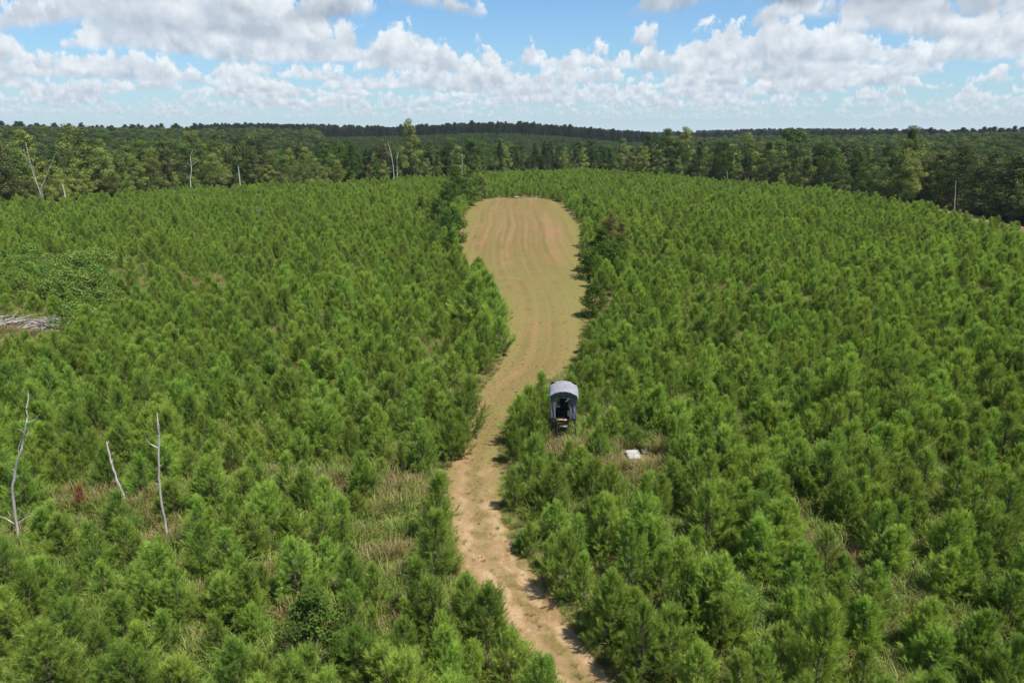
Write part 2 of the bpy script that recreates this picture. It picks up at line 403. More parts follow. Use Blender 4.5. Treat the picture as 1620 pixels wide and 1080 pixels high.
def hardwood(seed, H=15, rad=4.0, base=.25, leaf=.42, nclump=34, per=150, trunk=.2, airy=0.0, ragged=.5):
    """tapered trunk, limbs to every leaf clump, crown of many leaf-sized faces with gaps"""
    rs = np.random.RandomState(seed); cr = Geo(); tr = Geo()
    bend = rs.normal(0, .025, 2)
    ax = lambda h: np.array([bend[0] * h + .12 * math.sin(h * .5 + seed), bend[1] * h + .12 * math.cos(h * .43 + seed), h])
    tube(tr, [ax(H * t) for t in np.linspace(0, .93, 8)], list(np.linspace(trunk, trunk * .12, 8)), 7)
    for i in range(nclump):
        t = base + (1 - base) * ((i + rs.uniform(0, 1)) / nclump)
        k = (t - base) / (1 - base)
        pr = math.sin(math.pi * min(1, .16 + .84 * k) ** .8) ** .7 * rad if k < .97 else rad * .2
        az_ = i * 2.399 + rs.normal(0, .5)
        d = pr * rs.uniform(.35, 1.0 + .25 * ragged)
        c = ax(H * t) * np.array([1, 1, 0]) + np.array([math.cos(az_) * d, math.sin(az_) * d, H * t + rs.normal(0, .03 * H)])
        cs = rad * rs.uniform(.26, .48) * (1 - .25 * k)
        a0 = ax(max(H * .1, c[2] - d * rs.uniform(.5, 1.0)))
        tube(tr, [a0, (a0 + c) / 2 + np.array([0, 0, .08 * d]), c], [trunk * .34, trunk * .2, trunk * .06], 4)
        n = int(per * (cs / (rad * .37)) ** 2 * (1 - airy))
        p = unit(rs.normal(size=(n, 3)))
        rr = rs.uniform(.45, 1.08, (n, 1)) ** .6
        C = c + p * rr * cs * np.array([1.1, 1.1, .72]) + rs.normal(0, .05 * rad, (n, 3)) * ragged
        tone = np.clip(rs.uniform(.15, .85) + rs.normal(0, .16, n), 0, 1)
        leaves(cr, C, p + np.array([0, 0, .45]), leaf, rs, tone)
    return tr, cr

def tall_pine(seed, H=17, crown=.45, rad=2.3, cone=False):
    rs = np.random.RandomState(seed); cr = Geo(); tr = Geo()
    bend = rs.normal(0, .012, 2); ax = lambda h: np.array([bend[0] * h, bend[1] * h, h])
    tube(tr, [ax(H * t) for t in np.linspace(0, .97, 7)], list(np.linspace(.17, .02, 7)), 6)
    h = H * (1 - crown)
    while h < H * .985:
        k = (h - H * (1 - crown)) / (H * crown)
        pr = rad * ((1 - k) ** (.85 if cone else .55)) * (1 if cone else min(1, .5 + 1.5 * k)) + .2
        for j in range(rs.randint(3, 6)):
            az_ = rs.uniform(0, 6.28); L = pr * rs.uniform(.55, 1.15); e = rs.uniform(.0, .45) + .4 * k
            a = ax(h); c = a + np.array([math.cos(az_) * math.cos(e), math.sin(az_) * math.cos(e), math.sin(e)]) * L
            tube(tr, [a, c], [.045, .012], 3)
            n = int(44 + 40 * L)
            f = rs.uniform(.35, 1.05, (n, 1)); C = a + (c - a) * f + rs.normal(0, .17, (n, 3)) * (.6 + f)
            tone = np.clip(rs.uniform(.2, .8) + rs.normal(0, .15, n), 0, 1)
            leaves(cr, C, rs.normal(size=(n, 3)) + np.array([0, 0, .6]), .40, rs, tone, .30)
        h += rs.uniform(.28, .5)
    return tr, cr

def clump(seed, n, h, spread, wd, droop=.5):
    """tuft of grass or weed blades"""
    rs = np.random.RandomState(seed); g = Geo()
    az_ = rs.uniform(0, 6.28, n); r0 = spread * np.sqrt(rs.uniform(0, 1, n))
    a2 = az_ + rs.normal(0, .9, n)
    P0 = np.stack([np.cos(az_) * r0, np.sin(az_) * r0, np.zeros(n)], 1)
    L = h * rs.uniform(.45, 1.1, n); out_ = rs.uniform(.1, droop, n)
    d = np.stack([np.cos(a2), np.sin(a2), np.zeros(n)], 1)
    P1 = P0 + d * (out_ * L * .35)[:, None] + np.array([0, 0, 1]) * (L * .62)[:, None]
    P2 = P1 + d * (out_ * L * .7)[:, None] + np.array([0, 0, 1]) * (L * .30 * (1 - out_))[:, None]
    sd_ = np.stack([-np.sin(a2), np.cos(a2), np.zeros(n)], 1) * wd * .5
    V = np.stack([P0 - sd_, P0 + sd_, P1 + sd_, P1 - sd_, P2], 1).reshape(-1, 3)
    i = np.arange(n)[:, None] * 5
    tone = np.repeat(rs.uniform(0, 1, n), 5)
    g.add(V, i + np.array([[0, 1, 2, 3]]), tone)
    g.F.append(i + np.array([[3, 2, 4]])); g.Mi.append(np.zeros(n, dtype=np.int32))
    return g

# ------------------------------------------------------------------ scene-object helpers
def tag(o, label=None, cat=None, group=None, kind=None):
    if label: o['label'] = label
    if cat: o['category'] = cat
    if group: o['group'] = group
    if kind: o['kind'] = kind
    return o
def link(name, me, parent=None):
    o = bpy.data.objects.new(name, me); COL.objects.link(o)
    if parent is not None: o.parent = parent
    return o
def empty(name, loc=(0, 0, 0), rz=0.0, sc=1.0):
    o = bpy.data.objects.new(name, None); COL.objects.link(o)
    o.empty_display_size = .3
    o.location = loc; o.rotation_euler = (0, 0, rz); o.scale = (sc, sc, sc) if not isinstance(sc, tuple) else sc
    return o
def plant(name, meshes, loc, rz, sc, names=('trunk', 'crown')):
    """one plant: an empty at its foot with its parts as children (copies share mesh data)"""
    o = empty(name, loc, rz, sc)
    for nm, me in zip(names, meshes):
        if me is not None: link(nm, me, o)
    return o

def scatter(name, label, protos, pts, vid, scl, rz, tilt=None):
    """one object of kind stuff: plants past counting, set out by geometry nodes on points in the world"""
    n = len(pts)
    me = bpy.data.meshes.new(name); me.vertices.add(n)
    me.vertices.foreach_set('co', np.asarray(pts, dtype=np.float32).ravel())
    a = me.attributes.new('vid', 'INT', 'POINT'); a.data.foreach_set('value', np.asarray(vid, dtype=np.int32))
    a = me.attributes.new('scl', 'FLOAT_VECTOR', 'POINT'); a.data.foreach_set('vector', np.asarray(scl, dtype=np.float32).ravel())
    rot = np.zeros((n, 3), dtype=np.float32); rot[:, 2] = rz
    if tilt is not None: rot[:, :2] = tilt
    a = me.attributes.new('rot', 'FLOAT_VECTOR', 'POINT'); a.data.foreach_set('vector', rot.ravel())
    col = bpy.data.collections.new(name + " kinds")
    for i, p in enumerate(protos):
        col.objects.link(bpy.data.objects.new("%s_%02d" % (name, i), p))
    o = link(name, me); tag(o, label, None, None, 'stuff')
    ng = bpy.data.node_groups.new(name, 'GeometryNodeTree')
    ng.interface.new_socket('Geometry', in_out='INPUT', socket_type='NodeSocketGeometry')
    ng.interface.new_socket('Geometry', in_out='OUTPUT', socket_type='NodeSocketGeometry')
    gi = ng.nodes.new('NodeGroupInput'); go = ng.nodes.new('NodeGroupOutput')
    ip = ng.nodes.new('GeometryNodeInstanceOnPoints'); ci = ng.nodes.new('GeometryNodeCollectionInfo')
    ci.inputs['Collection'].default_value = col; ci.inputs['Separate Children'].default_value = True
    ci.inputs['Reset Children'].default_value = True
    ip.inputs['Pick Instance'].default_value = True
    def attr(nm, ty):
        q = ng.nodes.new('GeometryNodeInputNamedAttribute'); q.data_type = ty; q.inputs['Name'].default_value = nm
        return q.outputs['Attribute']
    ng.links.new(gi.outputs[0], ip.inputs['Points']); ng.links.new(ci.outputs[0], ip.inputs['Instance'])
    ng.links.new(attr('vid', 'INT'), ip.inputs['Instance Index'])
    ng.links.new(attr('rot', 'FLOAT_VECTOR'), ip.inputs['Rotation'])
    ng.links.new(attr('scl', 'FLOAT_VECTOR'), ip.inputs['Scale'])
    ng.links.new(ip.outputs[0], go.inputs[0])
    md = o.modifiers.new('scatter', 'NODES'); md.node_group = ng
    return o

# ------------------------------------------------------------------ layout on the ground
EDGE_PX = [(-500, 345), (-200, 325), (0, 315), (100, 312), (250, 299), (400, 291), (500, 286), (600, 281), (700, 275), (800, 269),
           (900, 266), (1000, 269), (1100, 278), (1200, 286), (1300, 296), (1400, 307), (1460, 316), (1530, 329), (1620, 354), (1800, 410), (2300, 560)]
EDGE = [px2w(x, y, 2.6) for x, y in EDGE_PX]      # far edge of the plantation, left to right
E_AZ = np.array([math.atan2(p.x, p.y) for p in EDGE]); E_R = np.array([math.hypot(p.x, p.y) for p in EDGE])
def edge_r(X, Y): return np.interp(np.arctan2(X, Y), E_AZ, E_R)
def past_edge(X, Y): return np.hypot(X, Y) - edge_r(X, Y)
def sm(x): x = np.clip(x, 0, 1); return x * x * (3 - 2 * x)
def terrain(X, Y):
    X = np.asarray(X, dtype=float); Y = np.asarray(Y, dtype=float)
    d = np.where(Y > 5, past_edge(X, np.maximum(Y, 5)), 0)
    rr = np.hypot(X, Y); a = np.arctan2(X, np.maximum(Y, 1))
    valley = -11.0 * sm((d - 12) / 75)
    cen = np.exp(-((a + .02) / .28) ** 2); lef = sm((-a - .1) / .3); rig = sm((a - .12) / .25)
    up = sm((d - 95) / 330) * (16.5 * cen + 9.0 * lef + 8.0 * rig)
    far = -6.5 * sm((rr - 620) / 300) + sm((rr - 650) / 350) * (5.5 * np.exp(-((a + .02) / .32) ** 2) + 3.5 * lef + 1.5 * rig)
    roll = sm((d - 60) / 300) * (2.2 * np.sin(X / 170 + .8) * np.cos(Y / 240) + 2.5 * np.sin(a * 9 + rr / 400)) + sm((rr - 650) / 300) * (2.0 * np.sin(a * 17 + 1) + 1.4 * np.sin(a * 41 + rr / 90))
    return np.where(d > 0, valley * (1 - .35 * lef - .2 * rig) + up + far + roll, 0.0)

# clearing: (row, left, right) read along the track and food plot
ROWS = [(1300, 985, 1130), (1180, 925, 1042), (1080, 861, 982), (1000, 799, 920), (950, 773, 890), (900, 719, 850), (850, 710, 816), (800, 705, 798), (750, 700, 799),
        (720, 716, 794), (690, 733, 799), (660, 745, 806), (640, 750, 815), (620, 756, 832), (605, 768, 862), (590, 782, 890), (575, 791, 902), (560, 797, 911),
        (540, 799, 918), (500, 797, 923), (470, 781, 928), (450, 762, 930), (435, 742, 927), (420, 732, 922), (400, 727, 916), (385, 722, 917), (370, 723, 920),
        (355, 732, 915), (345, 737, 905), (335, 739, 897), (326, 745, 890), (320, 754, 882), (316, 768, 868), (313.5, 785, 850)]
LR = [(px2w(l, y), px2w(r, y)) for y, l, r in ROWS]
VY = np.array([0.5 * (a.y + b.y) for a, b in LR]); XL = np.array([a.x for a, b in LR]); XR = np.array([b.x for a, b in LR])
def clear_lr(Y): return np.interp(Y, VY, XL), np.interp(Y, VY, XR)
def in_clearing(X, Y, mrg=0.0):
    l, r = clear_lr(Y)
    return (Y > VY[0] - 5) & (Y < VY[-1] + mrg) & (X > l - mrg) & (X < r + mrg)

def wob(y, k): return .13 * math.sin(y * 2.1 + k) + .10 * math.sin(y * 5.3 + 2 * k) + .07 * math.sin(y * 11.7 + k * 3)
def sheet(name, y0, y1, ny, label, lift=.012):
    nx = 14; V = []; UV = []; F = []; RM = []
    for i in range(ny + 1):
        y = y0 + (y1 - y0) * (i / ny)
        l, r = clear_lr(y); s = 1 + y / 70
        l += wob(y, 1) * s; r += wob(y, 4) * s
        mid = (l + r) / 2
        for j in range(nx + 1):
            x = l + (r - l) * j / nx; V.append((x, y, lift)); UV.append((x - mid, y)); RM.append(min(x - l, r - x))
    for i in range(ny):
        for j in range(nx):
            a = i * (nx + 1) + j; F.append((a, a + 1, a + nx + 2, a + nx + 1))
    me = bpy.data.meshes.new(name); me.from_pydata(V, [], F); me.materials.append(M_TRACK)
    ra = me.attributes.new('rim', 'FLOAT', 'POINT'); ra.data.foreach_set('value', np.array(RM, dtype=np.float32))
    uvl = me.uv_layers.new(name='UVMap')
    li = np.zeros(len(me.loops), dtype=np.int32); me.loops.foreach_get('vertex_index', li)
    uvl.data.foreach_set('uv', np.array(UV, dtype=np.float32)[li].ravel())
    return tag(link(name, me), label, None, None, 'structure')
Y_SPLIT = px2w(810, 600).y
sheet("dirt_track", VY[0], Y_SPLIT, 420, "tan dirt track with mown dry grass winding up to the clearing")
sheet("mown_field", Y_SPLIT, VY[-1], 420, "mown tan and green food plot clearing among the pines")

def ground():
    gx = np.concatenate([np.linspace(-6000, -700, 28)[:-1], np.linspace(-700, 700, 181), np.linspace(700, 6000, 28)[1:]])
    gy = np.concatenate([np.linspace(-400, -20, 8)[:-1], np.linspace(-20, 1100, 150), np.linspace(1100, 7000, 40)[1:]])
    X, Y = np.meshgrid(gx, gy); Z = terrain(X, Y)
    V = np.stack([X, Y, Z], 2).reshape(-1, 3); nx, ny = len(gx), len(gy)
    i = np.arange((ny - 1) * nx).reshape(ny - 1, nx)[:, :-1].ravel()
    g = Geo(); g.add(V, np.stack([i, i + 1, i + nx + 1, i + nx], 1))
    return tag(link("ground", g.mesh("ground", [M_GROUND], True)), "brown plantation floor of soil, litter and weeds", None, None, 'structure')
ground()

# pale sandy road along the right-hand forest edge
def sand_road():
    V = []; F = []
    pts = [px2w(x, y, 0) for x, y in [(1400, 304), (1450, 313), (1490, 319), (1530, 325), (1570, 339), (1600, 349), (1660, 369), (1760, 402), (1900, 450)]]
    n = 60; xs = np.array([p.x for p in pts]); ys = np.array([p.y for p in pts]); t0 = np.linspace(0, 1, len(pts))
    for i in range(n + 1):
        t = i / n; x, y = np.interp(t, t0, xs), np.interp(t, t0, ys)
        r = math.hypot(x, y); wd = 2.6 + .4 * math.sin(i * 1.3)
        for s in (-.5, .5):
            px, py = x * (1 + s * wd / r), y * (1 + s * wd / r)
            V.append((px, py, float(terrain(px, py)) + .03))
    for i in range(n): F.append((2 * i, 2 * i + 1, 2 * i + 3, 2 * i + 2))
    me = bpy.data.meshes.new("sandy_road"); me.from_pydata(V, [], F); me.materials.append(M_SAND)
    tag(link("sandy_road", me), "pale sandy road at the foot of the right-hand woods", None, None, 'structure')
sand_road()

# openings: (px, py, radius x m, radius y m, keep probability)
OPEN_PX = [(843, 615, 1.9, 5.0, 0), (890, 716, 1.2, 1.3, 0), (870, 712, .7, .8, 0), (912, 720, .8, .9, 0), (1006, 742, 1.3, 1.2, 0), (1008, 765, 1.0, 1.0, 0), (1025, 735, .9, .9, 0), (956, 510, 1.1, 5, 0), (1003, 748, 1.0, .9, 0), (832, 850, .7, 1.0, 0), (858, 905, .7, 1.0, 0), (885, 955, .6, .9, 0), (735, 960, .8, 1.2, .0), (722, 900, .6, 1.0, 0), (640, 790, 1.6, 1.5, .0), (565, 770, 2.6, 1.4, .1), (480, 770, 2.4, 1.6, .15), (400, 775, 2.2, 1.6, .2), (300, 790, 1.5, 1.3, .3), (255, 800, 1.2, 1.2, .2),
           (615, 900, .9, 1.6, .1), (620, 990, 1.0, 1.2, .1), (705, 960, .8, .9, .1), (1005, 724, 1.1, 1.3, 0), (1010, 745, 1.0, 1.3, .0),
           (890, 703, 1.3, 1.4, 0), (888, 728, .9, 1.0, .2), (1036, 722, .8, .8, 0), (1060, 722, 1.0, .8, .1), (868, 602, 1.6, 4.0, 0), (890, 583, 1.4, 4.0, 0), (1470, 985, 1.2, 1.8, .05), (1335, 905, 1.2, 1.3, .1), (1390, 960, .8, 1.0, .2),
           (200, 806, 1.0, .9, 0), (206, 838, .8, 1.0, 0), (34, 885, .8, .8, 0), (1004, 765, .8, .8, .2), (128, 800, .9, 1.0, 0), (30, 862, .8, .8, 0), (265, 865, .9, 1.2, 0), (285, 808, .9, .9, 0), (955, 745, 1.0, 1.0, .2), (960, 700, .8, .8, .3),
           (8, 533, 5, 4.5, .0), (84, 533, 4, 4.5, .0), (60, 480, 14, 9, .25), (100, 440, 16, 12, .35), (40, 440, 14, 12, .35), (230, 470, 9, 7, .5), (310, 455, 7, 6, .45), (430, 525, 6, 5, .45),
           (1150, 470, 5, 4, .35), (1120, 540, 3.5, 3, .35), (1260, 480, 4, 4, .5), (1370, 510, 4, 4, .5), (1570, 475, 4, 4, .4), (1600, 550, 3, 3, .4),
           (550, 435, 5, 4, .45), (345, 650, 2, 2, .5), (560, 650, 1.6, 1.6, .3), (440, 615, 2, 2, .4), (700, 560, 1.5, 1.5, .3), (505, 1040, 1.0, 1.0, 0)]
OPEN = [(px2w(x, y), rx, ry, p) for x, y, rx, ry, p in OPEN_PX]

# ------------------------------------------------------------------ plant kinds
N_YP = 14
YP = [pine_young(100 + i, 3.2, [1.0, .82, 1.12, .92, 1.05, .76, 1.0, 1.18, .88, .70, 1.25, .95, .80, 1.08][i], 46, [1.12, 1.0, 1.2, .85, 1.1, 1.1, .95, 1.15, 1.2, .9, 1.05, 1.2, .8, 1.1][i]) for i in range(N_YP)]
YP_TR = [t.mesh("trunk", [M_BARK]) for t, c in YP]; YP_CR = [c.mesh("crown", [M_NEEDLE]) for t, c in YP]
YP_ALL = [join((t, 0), (c, 1)).mesh("young_pine", [M_BARK, M_NEEDLE]) for t, c in YP]
def swap(me, i, m):
    c = me.copy(); c.materials[i] = m; return c
YP_RED = swap(YP_CR[1], 0, M_NEEDLE_RED)
print("young pine tris", [len(m.polygons) for m in YP_ALL])

HW = [hardwood(200 + i, *[(15, 3.6, .22), (17, 4.2, .30), (13, 3.4, .15), (16, 3.2, .25), (14, 4.0, .2), (12, 2.8, .12)][i], leaf=.36, nclump=[36, 40, 34, 38, 36, 30][i], per=210, ragged=.7) for i in range(6)]
HW_H = [15, 17, 13, 16, 14, 12]
HW_TR = [t.mesh("trunk", [M_BARK]) for t, c in HW]; HW_CR = [c.mesh("crown", [M_LEAF]) for t, c in HW]
HW_PALE = [swap(m, 0, M_LEAF_PALE) for m in HW_CR]; HW_DARK = [swap(m, 0, M_LEAF_DARK) for m in HW_CR]
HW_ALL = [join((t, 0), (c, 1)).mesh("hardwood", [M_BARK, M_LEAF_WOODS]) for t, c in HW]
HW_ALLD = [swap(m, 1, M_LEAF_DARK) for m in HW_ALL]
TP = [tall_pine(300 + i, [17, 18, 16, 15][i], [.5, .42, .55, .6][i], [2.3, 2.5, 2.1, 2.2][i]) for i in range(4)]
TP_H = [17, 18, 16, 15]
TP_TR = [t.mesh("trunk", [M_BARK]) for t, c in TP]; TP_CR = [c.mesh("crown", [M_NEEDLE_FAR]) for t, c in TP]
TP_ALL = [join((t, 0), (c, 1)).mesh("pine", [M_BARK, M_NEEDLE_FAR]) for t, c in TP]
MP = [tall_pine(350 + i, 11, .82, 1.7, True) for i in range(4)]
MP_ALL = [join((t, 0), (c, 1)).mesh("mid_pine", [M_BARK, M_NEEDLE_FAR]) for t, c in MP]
TP_SHADED = [swap(m, 1, M_NEEDLE_SHADED) for m in TP_ALL]  # ridge copies of the tall pines, with cloud shade painted into the crowns
# saplings and shrubs (leafy to the ground)
SH = [hardwood(400 + i, *[(3.4, 1.1, .06), (4.2, 1.0, .08), (3.0, 1.3, .04), (5.0, 1.5, .06)][i], leaf=.125, nclump=32, per=230, trunk=.045, ragged=.8) for i in range(4)]
SH_H = [3.4, 4.2, 3.0, 5.0]
SH_TR = [t.mesh("trunk", [M_BARK]) for t, c in SH]; SH_CR = [c.mesh("crown", [M_LEAF_DARK]) for t, c in SH]
SH_BRZ = [swap(m, 0, M_BRONZE) for m in SH_CR]; SH_LT = [swap(m, 0, M_LEAF_SHRUB) for m in SH_CR]
RB = [hardwood(450 + i, 1.9, 1.55, .02, leaf=.14, nclump=30, per=170, trunk=.04, ragged=.3) for i in range(3)]
RB_TR = [t.mesh("trunk", [M_BARK]) for t, c in RB]; RB_CR = [c.mesh("crown", [M_LEAF_SHRUB]) for t, c in RB]

# ------------------------------------------------------------------ hunting blind
M_ROOF = rough("sun-bleached grey fabric", (.165, .166, .185), (.225, .225, .245), 3, 4, .75, .15)
M_FAB = rough("charcoal fabric", (.075, .077, .092), (.135, .137, .158), 4, 4, .7, .35, (1, 1, .3))
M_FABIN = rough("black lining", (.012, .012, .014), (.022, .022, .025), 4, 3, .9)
M_STEEL = rough("dark green steel tube", (.035, .042, .034), (.07, .075, .06), 9, 3, .5, 0, (1, 1, 1), .4)
M_ALU = rough("dull bare metal", (.20, .205, .21), (.30, .305, .31), 9, 3, .4, 0, (1, 1, 1), .7)
M_PLY = rough("tan plywood", (.36, .22, .11), (.52, .34, .18), 3, 5, .85, .1, (1, 6, 1))
M_WHITE = rough("weathered white panel", (.20, .20, .19), (.36, .36, .345), 4, 5, .7, .1)
M_CAMO = rough("camouflage netting", (.05, .06, .02), (.30, .30, .08), 14, 3, .9)

def cloth(g, x0, x1, z0, z1, y, amp, seed, nx=18, nz=16, mi=0, vert=0.0):
    """hanging fabric panel with folds, 8 mm thick, facing -Y"""
    rs = random.Random(seed); ph = [rs.uniform(0, 6) for _ in range(4)]
    V = []
    for s in (0, 1):
        for i in range(nz + 1):
            for j in range(nx + 1):
                a, b = j / nx, i / nz
                f = amp * (math.sin(a * 9 + b * 2 + ph[0]) * .5 + math.sin(a * 17 - b * 3 + ph[1]) * .3 + math.sin((a + b) * 12 + ph[2]) * .35) * math.sin(math.pi * min(1, max(0, a))) ** .5
                V.append((x0 + (x1 - x0) * a, y - f + s * .008, z0 + (z1 - z0) * b + vert * a))
    F = []; k = (nx + 1) * (nz + 1)
    for i in range(nz):
        for j in range(nx):
            a = i * (nx + 1) + j
            F.append((a, a + 1, a + nx + 2, a + nx + 1)); F.append((k + a + 1, k + a, k + a + nx + 1, k + a + nx + 2))
    for i in range(nz):
        for j in (0, nx):
            a = i * (nx + 1) + j; F.append((a, a + nx + 1, k + a + nx + 1, k + a))
    for j in range(nx):
        for i in (0, nz):
            a = i * (nx + 1) + j; F.append((a, k + a, k + a + 1, a + 1))
    g.add(V, F, .5, mi)
def ysheet(f, *a, **kw):
    """same panel turned to stand along Y"""
    g = Geo(); cloth(g, *a, **kw); return g
def blind():
    base = px2w(890, 704)
    b = empty("hunting_blind", (base.x, base.y + .0, 0), R(-3.5))
    tag(b, "grey arched-roof fabric hunting blind on steel legs beside the dirt track", "hunting blind")
    W2, D_, Z0, Z1 = .76, 1.5, 1.72, 3.10
    # roof: barrel vault with overhang and a rolled front lip
    g = Geo(); n = 22; V = []; F = []; rows = [(-.17, -.012), (-.15, .0), (.3, .012), (.8, .02), (1.3, .012), (D_ + .12, 0)]
    def arc(t, dz, th): 
        x = -0.875 + 1.75 * t; s = 1 - (2 * t - 1) ** 2
        return x, Z1 + .055 + .36 * s ** .85 + dz - th - (.10 if t in (0, 1) else 0)
    for th in (0, .022):
        for (y, dz) in rows:
            for i in range(n + 1):
                x, z = arc(i / n, dz + .008 * math.sin(i * 1.7 + y * 3), th); V.append((x, y, z))
    m = n + 1; k = m * len(rows)
    for r in range(len(rows) - 1):
        for i in range(n):
            a = r * m + i; F.append((a, a + 1, a + m + 1, a + m)); F.append((k + a + 1, k + a, k + a + m, k + a + m + 1))
    for i in range(n):
        for r in (0, len(rows) - 1):
            a = r * m + i; F.append((a, k + a, k + a + 1, a + 1))
    for r in range(len(rows) - 1):
        for i in (0, n):
            a = r * m + i; F.append((a, a + m, k + a + m, k + a))
    g.add(V, F); link("roof", g.mesh("roof", [M_ROOF], True), b)
    # arched front gusset below the roof edge, pale lower hem
    g = Geo(); V = []; F = []
    for th in (0, .01):
        for i in range(n + 1):
            t = .06 + .88 * i / n; x, z = arc(t, -.045, 0); V.append((x, -.03 + th, z)); V.append((x, -.03 + th, Z1 - .02))
    k = 2 * m
    for i in range(n):
        a = 2 * i; F.append((a, a + 1, a + 3, a + 2)); F.append((k + a, k + a + 2, k + a + 3, k + a + 1)); F.append((a + 1, k + a + 1, k + a + 3, a + 3))
    g.add(V, F); link("front_gusset", g.mesh("front_gusset", [M_FAB]), b)
    g = Geo(); box(g, (-.02, -.045, Z1 - .035), (.95, .02, .035)); link("hem", g.mesh("hem", [M_ROOF]), b)
    # front panels left and right of the doorway
    for x0, x1, sd_ in ((-W2, -.44, 3), (.36, W2, 8)):
        g = Geo(); cloth(g, x0, x1, Z0 - .05, Z1 - .02, 0, .035, sd_); link("wall_panel", g.mesh("wall_panel", [M_FAB], True), b)
    # side walls with window slots, back wall with a window
    for sx in (-1, 1):
        g = Geo()
        for y0, y1, z0, z1 in ((.02, D_, Z0 - .04, Z0 + .72), (.02, D_, Z1 - .22, Z1 + .06), (.02, .30, Z0 + .72, Z1 - .22), (D_ - .32, D_, Z0 + .72, Z1 - .22)):
            gg = Geo(); cloth(gg, y0, y1, z0, z1, 0, .018, int(y0 * 9 + z0 * 7), 10, 8)
            Vv = np.concatenate(gg.V); Vr = np.stack([sx * (W2 + .004) + Vv[:, 1], Vv[:, 0], Vv[:, 2]], 1)
            g.add(Vr, np.concatenate(gg.F))
        link("side_wall", g.mesh("side_wall", [M_FAB], True), b)
    g = Geo()
    for x0, x1, z0, z1 in ((-W2, W2, Z0 - .04, Z0 + .14), (-W2, W2, Z0 + .80, Z1 + .34), (-W2, -.46, Z0 + .14, Z0 + .80), (.46, W2, Z0 + .14, Z0 + .80)):
        cloth(g, x0, x1, z0, z1, D_, .01, int(z0 * 7), 8, 6)
    link("back_wall", g.mesh("back_wall", [M_FABIN], True), b)
    g = Geo(); box(g, (-.02, D_ - .05, Z0 + .12), (.94, .07, .045)); link("window_sill", g.mesh("window_sill", [M_ALU]), b)
    g = Geo(); cloth(g, -.40, .34, Z0 + .22, Z0 + .52, D_ - .06, .03, 4, 10, 6, 0, .10); link("window_flap", g.mesh("window_flap", [M_ROOF], True), b)
    g = Geo(); tube(g, [(.10, -.06, Z1 - .32), (.18, -.07, Z1 - .20), (.22, -.06, Z1 - .22), (.30, -.07, Z1 - .08), (.40, -.06, Z1 - .05)], [.02, .035, .03, .04, .02], 5)
    tube(g, [(.22, -.062, Z1 - .21), (.20, -.07, Z1 - .08)], [.03, .02], 5); link("camouflage_strip", g.mesh("camouflage_strip", [M_LEAF_PALE]), b)
    # floor, rim, seat
    g = Geo(); box(g, (0, D_ / 2, Z0 - .07), (1.50, 1.50, .05)); link("floor", g.mesh("floor", [M_FABIN]), b)
    g = Geo(); box(g, (-.10, -.055, Z0 - .045), (.62, .10, .05)); link("door_plank", g.mesh("door_plank", [M_PLY]), b)
    s = Geo(); box(s, (.05, .85, Z0 + .42), (.46, .44, .06)); box(s, (.05, 1.06, Z0 + .70), (.46, .05, .46))
    for x in (-.15, .25):
        for y in (.66, 1.04): tube(s, [(x, y, Z0 - .04), (x, y, Z0 + .40)], .014, 5)
    link("seat", s.mesh("seat", [M_FABIN]), b)
    # corner poles inside the fabric
    for x in (-W2 + .03, W2 - .03):
        for y in (.04, D_ - .04):
            g = Geo(); tube(g, [(x, y, Z0 - .05), (x, y, Z1 + .03)], .016, 6); link("corner_pole", g.mesh("corner_pole", [M_STEEL]), b)
    # splayed legs, braces, ladder
    ft = [(-.95, -.12), (.88, -.12), (-.95, 1.66), (.92, 1.66)]; tp = [(-.70, .06), (.66, .06), (-.70, 1.44), (.66, 1.44)]
    for (x0, y0), (x1, y1) in zip(ft, tp):
        g = Geo(); tube(g, [(x0, y0, 0), (x1, y1, Z0 - .08)], .032, 7); l = link("leg", g.mesh("leg", [M_STEEL], True), b)
        g = Geo(); box(g, (x0, y0, .012), (.2, .2, .022)); link("foot_plate", g.mesh("foot_plate", [M_STEEL]), l)
    mid = [tuple(a * .5 + c * .5 for a, c in zip(f, t)) for f, t in zip(ft, tp)]
    for i, j in ((0, 1), (1, 3), (3, 2), (2, 0)):
        g = Geo(); tube(g, [(*mid[i], .82), (*mid[j], .82)], .016, 5); link("brace", g.mesh("brace", [M_STEEL]), b)
    for i, j in ((0, 1), (1, 3), (2, 0)):
        g = Geo(); tube(g, [(*mid[i], .82), (*tp[j], Z0 - .1)], .013, 5); link("brace", g.mesh("brace", [M_STEEL]), b)
    la = Geo()
    for x in (-.34, .04): tube(la, [(x, -.85, 0), (x, -.10, Z0 - .05), (x, -.06, Z0 + .12)], .017, 6)
    lo = link("ladder", la.mesh("ladder", [M_STEEL], True), b)
    for i in range(6):
        t = (i + .6) / 6.2; g = Geo(); y = -.85 + .75 * t; z = (Z0 - .05) * t
        tube(g, [(-.34, y, z), (.04, y, z)], .015, 5); link("rung", g.mesh("rung", [M_STEEL]), lo)
    g = Geo(); box(g, (.02, -.26, Z0 - .36), (.50, .30, .025)); box(g, (.02, -.42, Z0 - .33), (.50, .02, .07))
    link("step_platform", g.mesh("step_platform", [M_ALU]), b)
    return b
blind()

